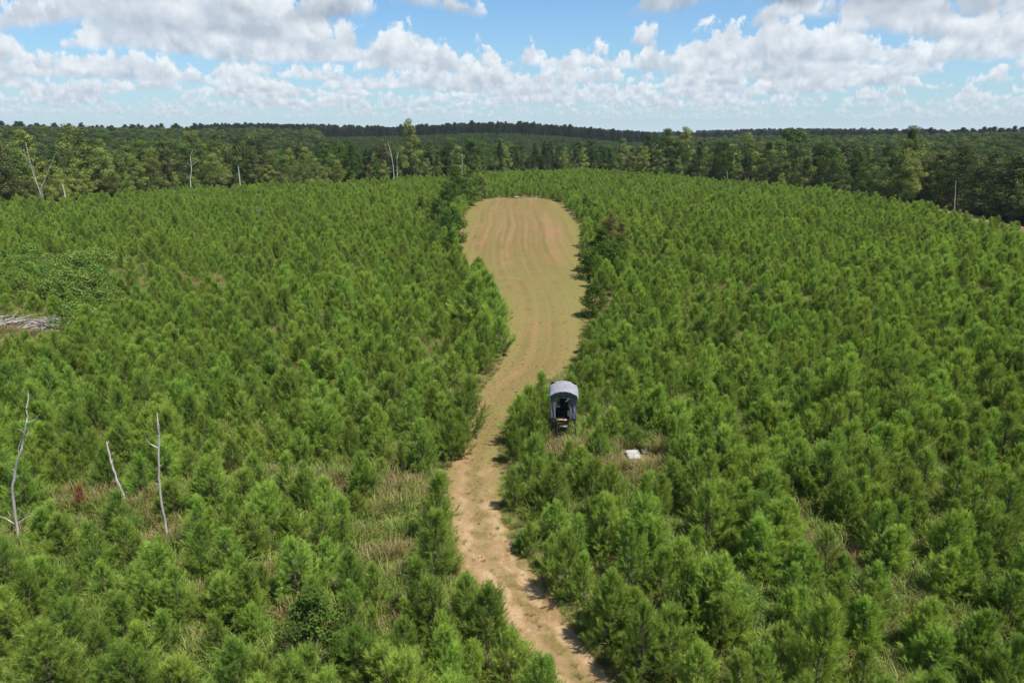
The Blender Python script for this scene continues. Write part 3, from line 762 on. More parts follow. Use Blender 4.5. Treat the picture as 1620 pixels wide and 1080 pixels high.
# white panels and pole lying in the weeds
def board(px, py, sx, sy, rz, label, seed):
    p = px2w(px, py); g = Geo(); rs = random.Random(seed); n = 10; V = []; F = []
    for s in (0, 1):
        for i in range(n + 1):
            for j in range(n + 1):
                a, c = i / n - .5, j / n - .5
                V.append((a * sx, c * sy, .16 + .10 * c + .025 * math.cos(c * 9) + .012 * math.sin(a * 14) - s * .02))
    k = (n + 1) ** 2
    for i in range(n):
        for j in range(n):
            a = i * (n + 1) + j; F.append((a, a + n + 1, a + n + 2, a + 1)); F.append((k + a, k + a + 1, k + a + n + 2, k + a + n + 1))
    for i in range(n):
        for a, c in ((i, i + 1), (n * (n + 1) + i, n * (n + 1) + i + 1), (i * (n + 1), (i + 1) * (n + 1)), (i * (n + 1) + n, (i + 1) * (n + 1) + n)):
            F.append((a, c, k + c, k + a))
    g.add(V, F); o = empty("white_sheet", (p.x, p.y, 0), rz); tag(o, label, "panel", "white panels lying among the pines")
    link("panel_face", g.mesh("sheet", [M_WHITE]), o)
    g = Geo()
    pass
    for y in (-.35, .3):
        g = Geo(); box(g, (0, y * sy, .16 + .10 * y - .048), (sx * .96, .05, .035)); link("batten", g.mesh("batten", [M_STICK]), o)
board(1002, 722, .78, .95, R(4), "larger weathered white panel lying in the weeds right of the hunting blind", 1)
board(1020, 716.5, .38, .34, R(-6), "small white panel scrap just right of the larger white panel", 2)
p = px2w(1029, 718); g = Geo()
tube(g, [(-.09, .03, .0), (-.02, .0, .38), (-.10, .14, .72)], [.03, .028, .024], 7)
o = link("white_pole", g.mesh("white_pole", [M_WHITE], True)); o.location = p
tag(o, "short bent white pole standing beside the white panels", "pole")

# ------------------------------------------------------------------ dead trees, log, brush
def dead_tree(trunk, branches, r0, label, group=None, mat=M_DEAD, r1=.35, nm="dead_tree", lean=0.0):
    """trunk, branches: photo outline set in the upright plane at the foot's own distance"""
    f = px2w(*trunk[0]); Y = f.y
    if past_edge(np.array(f.x), np.array(f.y)) > -6:      # at the wood's edge: stands just in front of the trees
        a = math.atan2(f.x, f.y); r = float(np.interp(a, E_AZ, E_R)) - .6; f = Vector((r * math.sin(a), r * math.cos(a), 0)); Y = f.y
        trunk = [w2px(f.x, f.y, 0)] + [q for q in trunk[1:] if q[1] < w2px(f.x, f.y, 1)[1]]
    rs = random.Random(str(trunk))
    o = empty(nm, (f.x, Y, 0)); tag(o, label, "dead tree", group)
    P = [at_depth(x, y, Y) - f for x, y in trunk]
    n = len(P); P = [Vector((p.x, p.y + lean * p.z + .05 * math.sin(i * 2.1), p.z)) for i, p in enumerate(P)]; P[0] = Vector((0, 0, -.05))
    Q = []
    for i in range(n - 1):
        for s in range(4):
            t = s / 4; q = P[i].lerp(P[i + 1], t); q += Vector((rs.uniform(-1, 1), rs.uniform(-1, 1), 0)) * .018 * (Q != []); Q.append(q)
    Q.append(P[-1]); m = len(Q)
    g = Geo(); tube(g, Q, [r0 * (1 - (1 - r1) * (i / (m - 1)) ** .8) * rs.uniform(.92, 1.08) for i in range(m)], 8)
    link("trunk", g.mesh("trunk", [mat], True), o)
    for br in branches:
        B = [at_depth(x, y, Y) - f for x, y in br]; side = rs.uniform(-.5, .5)
        B = [Vector((q.x, q.y + lean * B[0].z + side * (q - B[0]).length, q.z)) for q in B]
        g = Geo(); k = len(B); tube(g, B, [r0 * .42 * (1 - .75 * i / max(1, k - 1)) for i in range(k)], 5)
        link("branch", g.mesh("branch", [mat], True), o)
    if nm == "dead_tree" and r0 < .1:
        H = Q[-1].z
        for i in range(5):
            b = Q[rs.randrange(int(m * .25), m - 1)]; a = rs.uniform(0, 6.28); L = rs.uniform(.08, .40)
            d = Vector((math.cos(a), math.sin(a), rs.uniform(.1, .9))).normalized(); e = b + d * L
            g = Geo(); tube(g, [b, b.lerp(e, .6) + Vector((0, 0, .03)), e], [.016, .011, .004], 4); link("stub", g.mesh("stub", [mat]), o)
    return o
dead_tree([(32, 866), (24, 822), (20, 775), (26, 735), (36, 700), (43, 668), (44, 660), (40, 646)],
          [[(44, 668), (56, 664), (63, 655)], [(42, 645), (41, 632), (37, 620)], [(42, 688), (52, 681)], [(30, 725), (29, 708), (36, 688)], [(29, 826), (40, 820), (50, 818)], [(22, 828), (10, 819), (-2, 815)], [(16, 815), (14, 806)], [(24, 760), (18, 750)]],
          .070, "pale crooked dead tree leaning right near the left edge of the photo", None)
dead_tree([(201, 808), (194, 782), (185, 756), (175, 728), (168, 700)], [[(186, 759), (180, 752)]], .068, "short leaning dead tree with broken top, between two taller snags", None, r1=.55)
dead_tree([(266, 862), (259, 820), (254, 778), (251, 730), (251, 684)], [[(251, 690), (245, 670), (241, 658)], [(251, 686), (254, 672), (253, 664)], [(249, 708), (240, 700), (235, 690), (236, 682)], [(252, 738), (258, 733)], [(253, 775), (247, 778)]],
          .070, "tall grey dead tree with forked top standing left of the pale log", None, r1=.5)
# at the forest edge
dead_tree([(301, 300), (301, 285), (303, 270), (302, 255)], [[(303, 264), (308, 258), (313, 256)], [(302, 257), (300, 247), (303, 236)]], .18, "pale barked dead tree at the forest edge under a brown sparse crown", None, M_BARK_PALE)
dead_tree([(381, 302), (379, 285), (377, 264)], [], .17, "short pale stub snag at the forest edge, right of the brown-crowned one", None, M_BARK_PALE, .7)
dead_tree([(104, 320), (102, 306), (99, 291)], [], .17, "short broken grey snag at the left end of the forest edge", None, M_BARK_PALE, .7)
dead_tree([(70, 322), (62, 300), (54, 280), (46, 250), (40, 225)], [[(58, 290), (50, 262), (52, 235)], [(64, 300), (70, 270), (76, 240)], [(50, 262), (36, 240), (30, 222)], [(66, 300), (72, 318), (73, 320)]], .20, "bare grey many-limbed tree at the far left forest edge", None, M_STICK)
dead_tree([(624, 290), (622, 262), (618, 240), (613, 224)], [[(620, 248), (611, 238), (609, 226)], [(621, 250), (615, 236), (618, 225)]], .13, "bare grey forked snag left of the tall white-trunked tree", None, M_BARK_PALE)
dead_tree([(629, 288), (628, 262), (628, 236)], [[(628, 250), (631, 236)]], .10, "slim bare grey snag nearest the tall white-trunked tree", None, M_BARK_PALE)
dead_tree([(1151, 290), (1151, 282), (1150, 270)], [[(1151, 280), (1155, 274)]], .13, "short white snag at the forest edge right of the clearing", None, M_BARK_PALE)
dead_tree([(1511, 336), (1511, 310), (1512, 286)], [], .10, "slim grey trunk standing by the sandy road in the right-hand woods", None, M_BARK_PALE)
dead_tree([(732, 300), (731, 270), (731, 242)], [], .11, "slim pale snag above the dark trees at the clearing corner", None, M_BARK_PALE)

def log(px, ln, rz, r, label, mat=M_DEAD):
    p = px2w(*px); g = Geo(); rs = random.Random(px[0])
    tube(g, [(-ln / 2 + ln * i / 8, .05 * math.sin(i * 1.1), .3 + r + .03 * math.sin(i * 1.9)) for i in range(9)], [r * (1 - .05 * i) * rs.uniform(.9, 1.1) for i in range(9)], 8)
    o = empty("fallen_log", (p.x, p.y, -.2), rz); tag(o, label, "log"); link("trunk", g.mesh("trunk", [mat], True), o)
    g = Geo(); tube(g, [(ln * .2, 0, .3 + r), (ln * .3, .1, .55), (ln * .42, .12, .62)], [.03, .02, .012], 5); link("branch_stub", g.mesh("branch_stub", [mat]), o)
log((629, 792), 1.25, R(4), .065, "pale broken log lying in dry grass left of the dirt track")
log((817, 313.8), 1.3, R(25), .26, "pale stump and log at the far end of the mown clearing", M_STICK)
log((1450, 785), 1.6, R(35), .05, "thin grey log half hidden between pines on the right side")

def bare_shrub(px, h, seed, label, mat=M_STICK, n=22):
    p = px2w(*px); rs = random.Random(seed)
    o = empty("bare_shrub", (p.x, p.y, 0)); tag(o, label, "bare shrub", "bare twiggy shrubs")
    g = Geo(); tube(g, [(0, 0, -.02), (.02, 0, h * .3), (.05, .03, h * .55)], [.03, .022, .014], 6); link("stem", g.mesh("stem", [mat]), o)
    g = Geo()
    for i in range(n):
        a = rs.uniform(0, 6.28); z0 = h * rs.uniform(.1, .55); L = h * rs.uniform(.25, .55); e = rs.uniform(.3, 1.1)
        q = Vector((.03, .01, z0)); d = Vector((math.cos(a) * math.cos(e), math.sin(a) * math.cos(e), math.sin(e)))
        q2 = q + d * L * .6; q3 = q2 + (d + Vector((0, 0, .5))).normalized() * L * .45
        tube(g, [q, q2, q3], [.013, .009, .004], 3)
        for k in range(3):
            b = q.lerp(q2, rs.uniform(.4, 1)); dd = (d + Vector((rs.uniform(-1, 1), rs.uniform(-1, 1), rs.uniform(0, 1)))).normalized()
            tube(g, [b, b + dd * L * .35], [.007, .003], 3)
    link("twigs", g.mesh("twigs", [mat]), o)
bare_shrub((284, 806), 1.7, 1, "bare grey twiggy shrub right of the forked dead tree")
bare_shrub((462, 800), .9, 2, "bare twiggy shrub in dry grass, left of the pale log")
bare_shrub((1325, 912), 1.1, 3, "bare brown shrub in an opening among the pines at lower right")
bare_shrub((690, 960), .9, 4, "bare shrub in the gap left of the dirt track bend")
bare_shrub((1113, 552), 1.5, 5, "bare twiggy shrub in an opening right of the clearing")
bare_shrub((410, 350), 4.2, 6, "tall thin grey bare shrub far up the left plantation", n=30)
bare_shrub((955, 725), 1.0, 7, "bare shrub between the hunting blind and the white panels")

def brush_pile(px, rx, ry, hh, seed, label):
    p = px2w(*px); rs = random.Random(seed)
    o = empty("brush_pile", (p.x, p.y, 0)); tag(o, label, "brush pile")
    def sticks(n, r0, r1, L0, L1):
        g = Geo()
        for i in range(n):
            a = rs.uniform(0, 6.28); d = math.sqrt(rs.random()); x, y = math.cos(a) * d * rx, math.sin(a) * d * ry
            z = hh * (1 - d * d) * rs.uniform(.3, 1); t = rs.gauss(.25, .9); L = rs.uniform(L0, L1); v = Vector((math.cos(t), math.sin(t), rs.uniform(-.12, .22))) * L / 2
            c = Vector((x, y, z + .12)); k = Vector((rs.uniform(-1, 1), rs.uniform(-1, 1), rs.uniform(-.5, 1))) * .12
            tube(g, [c - v, c + k, c + v], [rs.uniform(r0, r1), rs.uniform(r0, r1) * .9, r0 * .6], 5)
        return g
    link("logs", sticks(46, .04, .10, 1.2, 3.4).mesh("logs", [M_STICK]), o); link("twigs", sticks(260, .018, .04, .6, 2.0).mesh("twigs", [M_STICK]), o)
brush_pile((6, 524), 4.2, 2.2, 1.3, 1, "grey brush pile cut off by the left edge of the photo")
brush_pile((84, 524), 2.8, 2.6, 1.3, 2, "smaller grey brush pile of bleached sticks among light shrubs on the left")

# ------------------------------------------------------------------ saplings, shrubs, clearing-edge trees
def h_at(px, ytop):
    p = px2w(*px); return at_depth(px[0], ytop, p.y).z
BLOCK = []         # (x, y, radius): no plantation pine here
KSH = [0]
def shrub(px, ytop, kind, label, name="hardwood_sapling", cat="sapling", group="hardwood saplings among the pines", wide=1.0):
    p = px2w(*px); H = h_at(px, ytop) * (1.22 if px[1] < 540 else 1.0); i = KSH[0] % 4; KSH[0] += 1
    crown = {'dark': SH_CR, 'bronze': SH_BRZ, 'light': SH_LT}[kind][i]; s = H / SH_H[i]
    o = plant(name, (SH_TR[i], crown), (p.x, p.y, 0), random.uniform(0, 6.28), (s * wide, s * wide, s))
    tag(o, label, cat, group); BLOCK.append((p.x, p.y, .42 * H * wide * .5 + .3)); return o
CE = "leafy trees along the clearing edge"
def etree(px, ytop, i, mat, label, wide=1.0):
    p = px2w(*px); H = h_at(px, ytop) * 1.12; s = H / HW_H[i]
    o = plant("clearing_edge_tree", (HW_TR[i], {'o': HW_CR, 'd': HW_DARK, 'y': HW_PALE}[mat][i]), (p.x, p.y, 0), random.uniform(0, 6.28), (s * wide, s * wide, s))
    tag(o, label, "tree", CE); BLOCK.append((p.x, p.y, .12 * H * wide + .5))
etree((722, 321), 272, 0, 'd', "tall dark leafy tree at the far left corner of the clearing", 1.35)
etree((744, 325), 276, 2, 'd', "dark leafy tree right beside the tallest one at the clearing corner", 1.2)
etree((735, 330), 296, 4, 'd', "shorter dark tree in front of the pair at the clearing corner", 1.3)
etree((762, 318), 284, 3, 'o', "olive leafy tree at the clearing's far edge, right of the dark pair", 1.1)
shrub((705, 345), 305, 'dark', "dark sapling at clearing's left edge, first below the corner trees", wide=1.2)
shrub((695, 372), 325, 'dark', "dark tall sapling standing back from the clearing's left edge", wide=1.2)
shrub((712, 385), 340, 'dark', "dark leafy sapling bulging into the clearing's upper left edge", wide=1.1)
shrub((690, 400), 362, 'dark', "dark sapling on the left of the clearing, above the big round pine", wide=1.1)
shrub((716, 408), 376, 'dark', "small dark sapling at the waist of the clearing's left edge", wide=1.2)
shrub((668, 350), 318, 'dark', "dark sapling set furthest left from the clearing corner", wide=1.1)
shrub((706, 372), 352, 'light', "light green shrub between the dark saplings left of the clearing", wide=1.2)
shrub((938, 350), 326, 'dark', "dark sapling at the clearing's upper right edge", wide=1.2)
shrub((925, 338), 316, 'dark', "dark sapling at clearing's right edge nearest its far end", wide=1.2)
shrub((945, 430), 375, 'dark', "big dark leafy sapling at the middle of the clearing's right edge", wide=1.4)
shrub((958, 442), 396, 'dark', "dark sapling right beside the big one on the clearing's right edge", wide=1.4)
shrub((975, 424), 382, 'dark', "dark sapling behind the big one on the clearing's right edge", wide=1.3)
shrub((962, 396), 350, 'bronze', "bronze-topped sapling above the big dark one, right of the clearing", wide=1.0)
shrub((982, 402), 362, 'bronze', "second bronze sapling, further right from the clearing", wide=1.0)
shrub((940, 500), 462, 'dark', "dark sapling near the rust-red pine on the clearing's right edge", wide=1.1)
shrub((935, 532), 510, 'dark', "low dark shrub on the clearing's right edge, below the red pine", wide=1.4)
shrub((505, 1052), 945, 'dark', "dark glossy-leaved sapling among pines at the bottom left of the track", wide=1.15)
shrub((1262, 762), 715, 'dark', "dark-leaved sapling in the pines right of the white panels", wide=1.3)
shrub((1195, 498), 462, 'dark', "dark sapling standing out in the right plantation opening", wide=1.2)
shrub((440, 720), 672, 'dark', "dark sapling in the middle of the left plantation", wide=1.3)
shrub((704, 815), 792, 'light', "low light green shrub at the left rim of the track", wide=1.5)
shrub((712, 905), 878, 'light', "small light weedy shrub growing on the track's left rim", wide=1.4)
shrub((828, 868), 842, 'light', "light scrubby shrub on the track's right rim by the small pine", wide=1.3)
shrub((1180, 985), 925, 'light', "light green shrub among pines, lower right of the track", wide=1.3)
shrub((400, 300), 280, 'dark', "lone dark sapling near the left forest edge", wide=1.0)
# a red and a rusty dead pine
def red_pine(px, ytop, label, wide=1.0):
    p = px2w(*px); s = h_at(px, ytop) / 3.2
    o = plant("dead_young_pine", (YP_TR[1], YP_RED), (p.x, p.y, 0), 1.0, (s * wide, s * wide, s)); tag(o, label, "dead pine"); BLOCK.append((p.x, p.y, .7))
red_pine((129, 812), 772, "rust-brown dead young pine between the left dead trees", 1.2)
red_pine((952, 496), 466, "bright rust-red dead young pine beside the clearing's right edge", 1.0)
red_pine((1602, 556), 540, "reddish dead young pine near the right edge of the photo", 1.3)

# rounded light shrubs round the brush piles on the left
rs_ = random.Random(5); k = 0
SHP = []
for i in range(400):
    x, y = rs_.uniform(-20, 175), rs_.uniform(415, 540)
    if y > 488 and x < 125: continue
    p = px2w(x, y)
    if all((p - q).length > 3.1 for q in SHP): SHP.append(p)
    if len(SHP) >= 26: break
SHP.sort(key=lambda p: p.y)
for i, p in enumerate(SHP):
    s = rs_.uniform(.95, 1.6); j = i % 3
    o = plant("round_shrub", (RB_TR[j], RB_CR[j]), (p.x, p.y, 0), rs_.uniform(0, 6), (s * 1.1, s * 1.1, s))
    BLOCK.append((p.x, p.y, 1.0)); o['rank'] = i
ORD = ["first", "second", "third", "fourth", "fifth", "sixth", "seventh", "eighth", "ninth", "tenth", "eleventh", "twelfth", "thirteenth", "fourteenth", "fifteenth", "sixteenth",
       "seventeenth", "eighteenth", "nineteenth", "twentieth"]
ORD += ["twenty-" + q for q in ORD[:9]] + ["thirtieth"] + ["thirty-" + q for q in ORD[:9]] + ["fortieth"] + ["forty-" + q for q in ORD[:9]] + ["fiftieth"] + ["fifty-" + q for q in ORD[:9]]
ORD += ["sixtieth"] + ["sixty-" + q for q in ORD[:9]]
shr = [o for o in COL.objects if o.name.startswith("round_shrub")]
for side, nm in ((0, "left of the smaller brush pile"), (1, "right of the smaller brush pile")):
    grp = [o for o in shr if (w2px(*o.location)[0] > 82) == bool(side)]
    grp.sort(key=lambda o: o.location.y)
    for i, o in enumerate(grp):
        del o['rank']; tag(o, "rounded light green shrub %s, %s counted from nearest to farthest" % (nm, ORD[i]), "shrub", "light round shrubs on the left")

# ------------------------------------------------------------------ young pines
YPI = []   # (x, y, h, wide, variant, special label)
SPECIAL = [  # (px base, py base, py top, width factor, words)
    (684, 858, 752, 1.25, "large dark bushy young pine standing alone at the track's left rim"),
    (771, 1032, 922, 1.05, "pointed young pine at the track's left rim, right of the bushy pair"),
    (690, 1024, 918, 1.2, "broad young pine left of the pointed one at the lower track rim"),
    (668, 985, 880, 1.0, "young pine behind the broad one at the lower left of the track"),
    (812, 1095, 1000, 1.0, "young pine cut by the bottom edge, left rim of the track"),
    (640, 1075, 985, 1.0, None), (870, 1130, 1045, .9, "low young pine cut by the photo's bottom edge just left of the track"),
    (735, 722, 650, 1.0, "young pine where the track narrows, on its left rim"), (715, 728, 655, 1.0, None), (738, 690, 600, 1.1, "tall young pine leaning over the left track rim across from the blind"),
    (823, 706, 628, 1.05, "pointed young pine between the track and the hunting blind"), (812, 735, 672, .8, None), (858, 668, 592, 1.05, "dark young pine just behind and left of the hunting blind"),
    (815, 806, 742, 1.0, "young pine casting shadow on the track's right rim below the blind"), (838, 880, 828, .8, "small lone young pine at the track's right rim"),
    (893, 945, 845, 1.0, "pointed young pine at the right bend of the track"), (872, 905, 850, .9, None), (925, 960, 880, .95, None), (962, 1022, 908, 1.0, "tall young pine on the right rim near the bottom of the track"),
    (1012, 1082, 962, 1.0, "tall young pine cut by the bottom edge, right of the track"), (1000, 1030, 940, 1.0, None), (910, 900, 820, 1.0, None), (860, 800, 730, 1.0, None), (845, 760, 690, 1.0, None),
    (940, 690, 640, 1.0, None), (750, 530, 436, 1.5, "largest dark round pine on the clearing's left edge"), (782, 512, 470, 1.2, None), (790, 560, 505, 1.2, None), (770, 590, 545, 1.2, None),
    (755, 480, 432, 1.25, None), (620, 840, 790, .9, None), (545, 870, 790, 1.1, None), (600, 970, 890, .9, None), (560, 1010, 925, 1.05, None), (945, 730, 670, 1.0, None), (850, 728, 668, .8, None)]
for bx, by, ty, wd, lab in SPECIAL:
    p = px2w(bx, by); YPI.append((p.x, p.y, h_at((bx, by), ty), wd * 1.05, RS.randint(N_YP), lab)); BLOCK.append((p.x, p.y, .75))
def lowf(x, y): return .5 * math.sin(x * .045 + 1.3) * math.cos(y * .05) + .5 * math.sin(x * .11 - y * .08 + 2)
pts = []
yy = 9.0
BA = np.array(BLOCK)
while yy < 330:
    step = 1.32 if yy < 90 else 1.58
    xx = -1.05 * yy - 20
    while xx < 1.05 * yy + 20:
        x = xx + RS.uniform(-.62, .62) * step; y = yy + RS.uniform(-.62, .62) * step; xx += step * 1.03
        if RS.random_sample() < .09: continue
        pts.append((x, y))
    yy += step
pts = np.array(pts)
keep = (past_edge(pts[:, 0], pts[:, 1]) < -.5) & ~in_clearing(pts[:, 0], pts[:, 1], np.where(pts[:, 1] < 60, .95, .75))
pts = pts[keep]
for (c, rx, ry, pk) in OPEN:
    d2 = ((pts[:, 0] - c.x) / rx) ** 2 + ((pts[:, 1] - c.y) / ry) ** 2
    pts = pts[(d2 > 1) | (RS.random_sample(len(pts)) < pk)]
for bx, by, br in BLOCK:
    pts = pts[np.hypot(pts[:, 0] - bx, pts[:, 1] - by) > br]
# the sandy road at the right stays open
ROADWIN = [(1438, 1532), (1574, 1660)]
def in_road_window(a):
    px = 810 + FPX * CP * np.tan(a); return ((px > ROADWIN[0][0]) & (px < ROADWIN[0][1])) | ((px > ROADWIN[1][0]) & (px < ROADWIN[1][1]))
rd = past_edge(pts[:, 0], pts[:, 1]); pts = pts[~((rd > -9) & in_road_window(np.arctan2(pts[:, 0], pts[:, 1])))]
for x, y in pts:
    h = 2.28 + .50 * RS.normal() + .35 * lowf(x, y)
    l, r = clear_lr(y)
    if y < VY[-1] and min(abs(x - l), abs(x - r)) < 2.2 and y > 45: h = min(h * (1.45 if x < (l + r) / 2 else 1.2), 4.1)
    YPI.append((x, y, float(np.clip(h, 1.2, 4.8)), RS.uniform(1.0, 1.32), RS.randint(N_YP), None))
# gaps in the stand where the photo shows things standing free of the pines in front of them
FREE = [(1003, 719, 14, 36), (1024, 716, 9, 36), (893, 682, 14, 37), (28, 815, 3, 29), (22, 770, 3, 29), (192, 775, 4, 34), (256, 810, 4, 29), (253, 760, 3, 29), (629, 790, 15, 32), (129, 796, 9, 33),
        (952, 482, 5, 75), (505, 1005, 16, 20), (12, 522, 16, 66), (84, 522, 13, 66)]
def hides(x, y, h):
    if y < 6: return False
    u, v0 = w2px(x, y, 0); v1 = w2px(x, y, h)[1]; hw = .33 * h * FPX / math.hypot(y, CAM_H)
    return any(y < Y - .2 and abs(u - a) < hw + r and v1 < b + 3 and v0 > b for a, b, r, Y in FREE)
YPI = [q for q in YPI if q[5] or not hides(*q[:3])]
def shown(x, y, h):
    if y < 6: return 0
    u0, v0 = w2px(x, y, 0); u1, v1 = w2px(x, y, h); hw = .4 * h * FPX / math.hypot(y, CAM_H)
    a = max(0, min(1620, u0 + hw) - max(0, u0 - hw)) * max(0, min(1080, v0) - max(0, v1)); return a
YPI.sort(key=lambda q: -(1e9 if q[5] else shown(q[0], q[1], q[2])))
near, rest = YPI[:300], YPI[300:]
GP = "young pines of the plantation nearest the camera"
OBJ = []
for x, y, h, wd, vi, lab in near:
    s = h / 3.2
    o = plant("young_pine", (YP_TR[vi], YP_CR[vi]), (x, y, 0), RS.uniform(0, 6.28), (s * wd, s * wd, s))
    tag(o, lab, "young pine", GP); OBJ.append((o, x, y, h, lab))
# labels: each unlabelled pine by rank round the landmark nearest to it in the photo
LM = [("the hunting blind", 890, 660), ("the larger white panel", 1003, 720), ("the crooked dead tree", 28, 800), ("the short leaning dead tree", 190, 770), ("the forked dead tree", 262, 830),
      ("the pale log", 629, 792), ("the dark glossy sapling", 505, 1000), ("the photo's bottom right corner", 1620, 1080), ("the photo's bottom left corner", 0, 1080), ("the dark sapling at right", 1262, 740),
      ("the bare brown shrub at lower right", 1325, 912), ("the dry grass patch at lower right", 1470, 985), ("the photo's right edge midpoint", 1620, 800), ("the lower track bend", 850, 900), ("the light shrub at lower right", 1180, 960),
      ("the lone bushy pine", 684, 810), ("the photo's bottom edge under the sapling", 380, 1080), ("the thin grey log at right", 1450, 785), ("the photo's bottom edge at right", 1120, 1080), ("the bare shrub by the forked dead tree", 284, 780)]
BK = {}
for o, x, y, h, lab in OBJ:
    if lab: continue
    px, py = w2px(x, y, h * .5)
    d = [(math.hypot(px - a, py - b), n, a, b) for n, a, b in LM]; dd, n, a, b = min(d)
    dirn = ("left of" if px < a else "right of") if abs(px - a) > abs(py - b) else ("beyond" if py < b else "in front of")
    BK.setdefault((n, dirn), []).append((dd, o, h))
for (n, dirn), L in BK.items():
    L.sort(key=lambda q: q[0])
    for i, (dd, o, h) in enumerate(L):
        hw = "tall" if h > 3.5 else ("low" if h < 2.7 else "feathery")
        o['label'] = "%s young pine, %s nearest %s %s" % (hw, ORD[i], dirn, n.replace("the photo's", "photo's"))
rest = [q for q in rest if abs(q[0]) < .86 * q[1] + 8]
scatter("young_pine_plantation", "dense bright green plantation of young pines filling both sides of the clearing", YP_ALL,
        [(q[0], q[1], 0) for q in rest], [q[4] for q in rest], [(q[2] / 3.2 * q[3], q[2] / 3.2 * q[3], q[2] / 3.2) for q in rest], RS.uniform(0, 6.28, len(rest)))
print("pines", len(near), len(rest))

# ------------------------------------------------------------------ weeds and dry grass
def meshes(mat, specs): return [clump(*sp).mesh("clump", [mat]) for sp in specs]
GR = meshes(M_GRASS, [(1, 90, .75, .38, .022, .8), (2, 70, .55, .45, .026, .95), (3, 110, .95, .35, .018, .6)])
DR = meshes(M_DRY, [(4, 80, .8, .35, .014, .7), (5, 60, .6, .4, .016, .9), (6, 90, 1.0, .3, .012, .6)])
def field_pts(n, y0, y1, rs):
    y = np.sqrt(rs.uniform(y0 ** 2, y1 ** 2, n)); x = rs.uniform(-.88, .88, n) * y
    return np.stack([x, y], 1)
rs2 = np.random.RandomState(3)
def noise2(P, f, s): return np.sin(P[:, 0] * f + s) * np.cos(P[:, 1] * f * 1.13 + 2 * s) + .6 * np.sin(P[:, 0] * f * 2.3 - P[:, 1] * f * 1.7 + s * 3)
P = np.concatenate([field_pts(21000, 16, 62, rs2), field_pts(16000, 62, 200, rs2)])
P = P[~in_clearing(P[:, 0], P[:, 1], .35) & (past_edge(P[:, 0], P[:, 1]) < -2)]
isdry = rs2.uniform(-1.6, 1.9, len(P)) + .5 * noise2(P, .22, 1) > 1.35
for (c, rx, ry, pk) in OPEN:
    d2 = ((P[:, 0] - c.x) / rx) ** 2 + ((P[:, 1] - c.y) / ry) ** 2
    isdry |= (d2 < 1.2) & (rs2.uniform(0, 1, len(P)) < .42) & (pk < .6)
# extra tufts in the openings
ex = []
for (c, rx, ry, pk) in OPEN:
    n = int(2.4 * rx * ry * 3.14) + 2
    a = rs2.uniform(0, 6.28, n); d = np.sqrt(rs2.uniform(0, 1.1, n)); ex.append(np.stack([c.x + np.cos(a) * d * rx, c.y + np.sin(a) * d * ry], 1))
ex = np.concatenate(ex); ex = ex[~in_clearing(ex[:, 0], ex[:, 1], .3)]
BLD = px2w(890, 704); PAN = px2w(1005, 722)
ok = lambda Q: (np.hypot(Q[:, 0] - PAN.x, Q[:, 1] - PAN.y + .3) > 1.25)
P2 = np.concatenate([P, ex]); dry2 = np.concatenate([isdry, rs2.uniform(0, 1, len(ex)) < .38])
k_ = ok(P2); P2, dry2 = P2[k_], dry2[k_]
for nm, lab, pr, sel, lo, hi in (("weeds", "green weeds and grass growing between the young pines", GR, ~dry2, .6, 1.35), ("dry_grass", "tan dry grass and dead weeds in gaps between the pines", DR, dry2, .6, 1.3)):
    Q = P2[sel]; n = len(Q); s = rs2.uniform(lo, hi, n)
    l, r = clear_lr(Q[:, 1]); s *= np.clip(.35 + np.maximum(l - Q[:, 0], Q[:, 0] - r) * .3, .3, 1)
    scatter(nm, lab, pr, np.c_[Q, np.zeros(n)], rs2.randint(0, 3, n), np.c_[s * 1.2, s * 1.2, s], rs2.uniform(0, 6.28, n))
# short tufts on the rims and over the mown track
T1 = []
for i in range(4600):
    y = 16 * (200 / 16) ** (rs2.uniform() ** 1.25)
    l, r = clear_lr(y); l, r = float(l), float(r)
    if rs2.uniform() < .6:
        e = abs(rs2.normal(0, .28 * (1 + y / 60))) - .12; x = l - e if rs2.uniform() < .5 else r + e
    else: x = rs2.uniform(l, r)
    T1.append((x, y))
T1 = np.array(T1)
l, r = clear_lr(T1[:, 1]); T1 = T1[(np.minimum(T1[:, 0] - l, r - T1[:, 0]) < .2) | (rs2.uniform(0, 1, len(T1)) < .22)]; n = len(T1)
l, r = clear_lr(T1[:, 1]); edge_d = np.minimum(T1[:, 0] - l, r - T1[:, 0])
s = np.where(edge_d > .5, rs2.uniform(.08, .17, n), rs2.uniform(.14, .36, n))
dr = rs2.uniform(0, 1, n) < np.where(edge_d > .25, .93, .42)
for nm, lab, pr, sel in (("mown_tufts", "short green grass tufts along the rims of the dirt track", GR, ~dr), ("straw_tufts", "short straw coloured tufts of mown grass on the track", DR, dr)):
    Q = T1[sel]; m = len(Q); ss = s[sel]
    scatter(nm, lab, pr, np.c_[Q, np.full(m, .01)], rs2.randint(0, 3, m), np.c_[ss * 1.6, ss * 1.6, ss], rs2.uniform(0, 6.28, m))

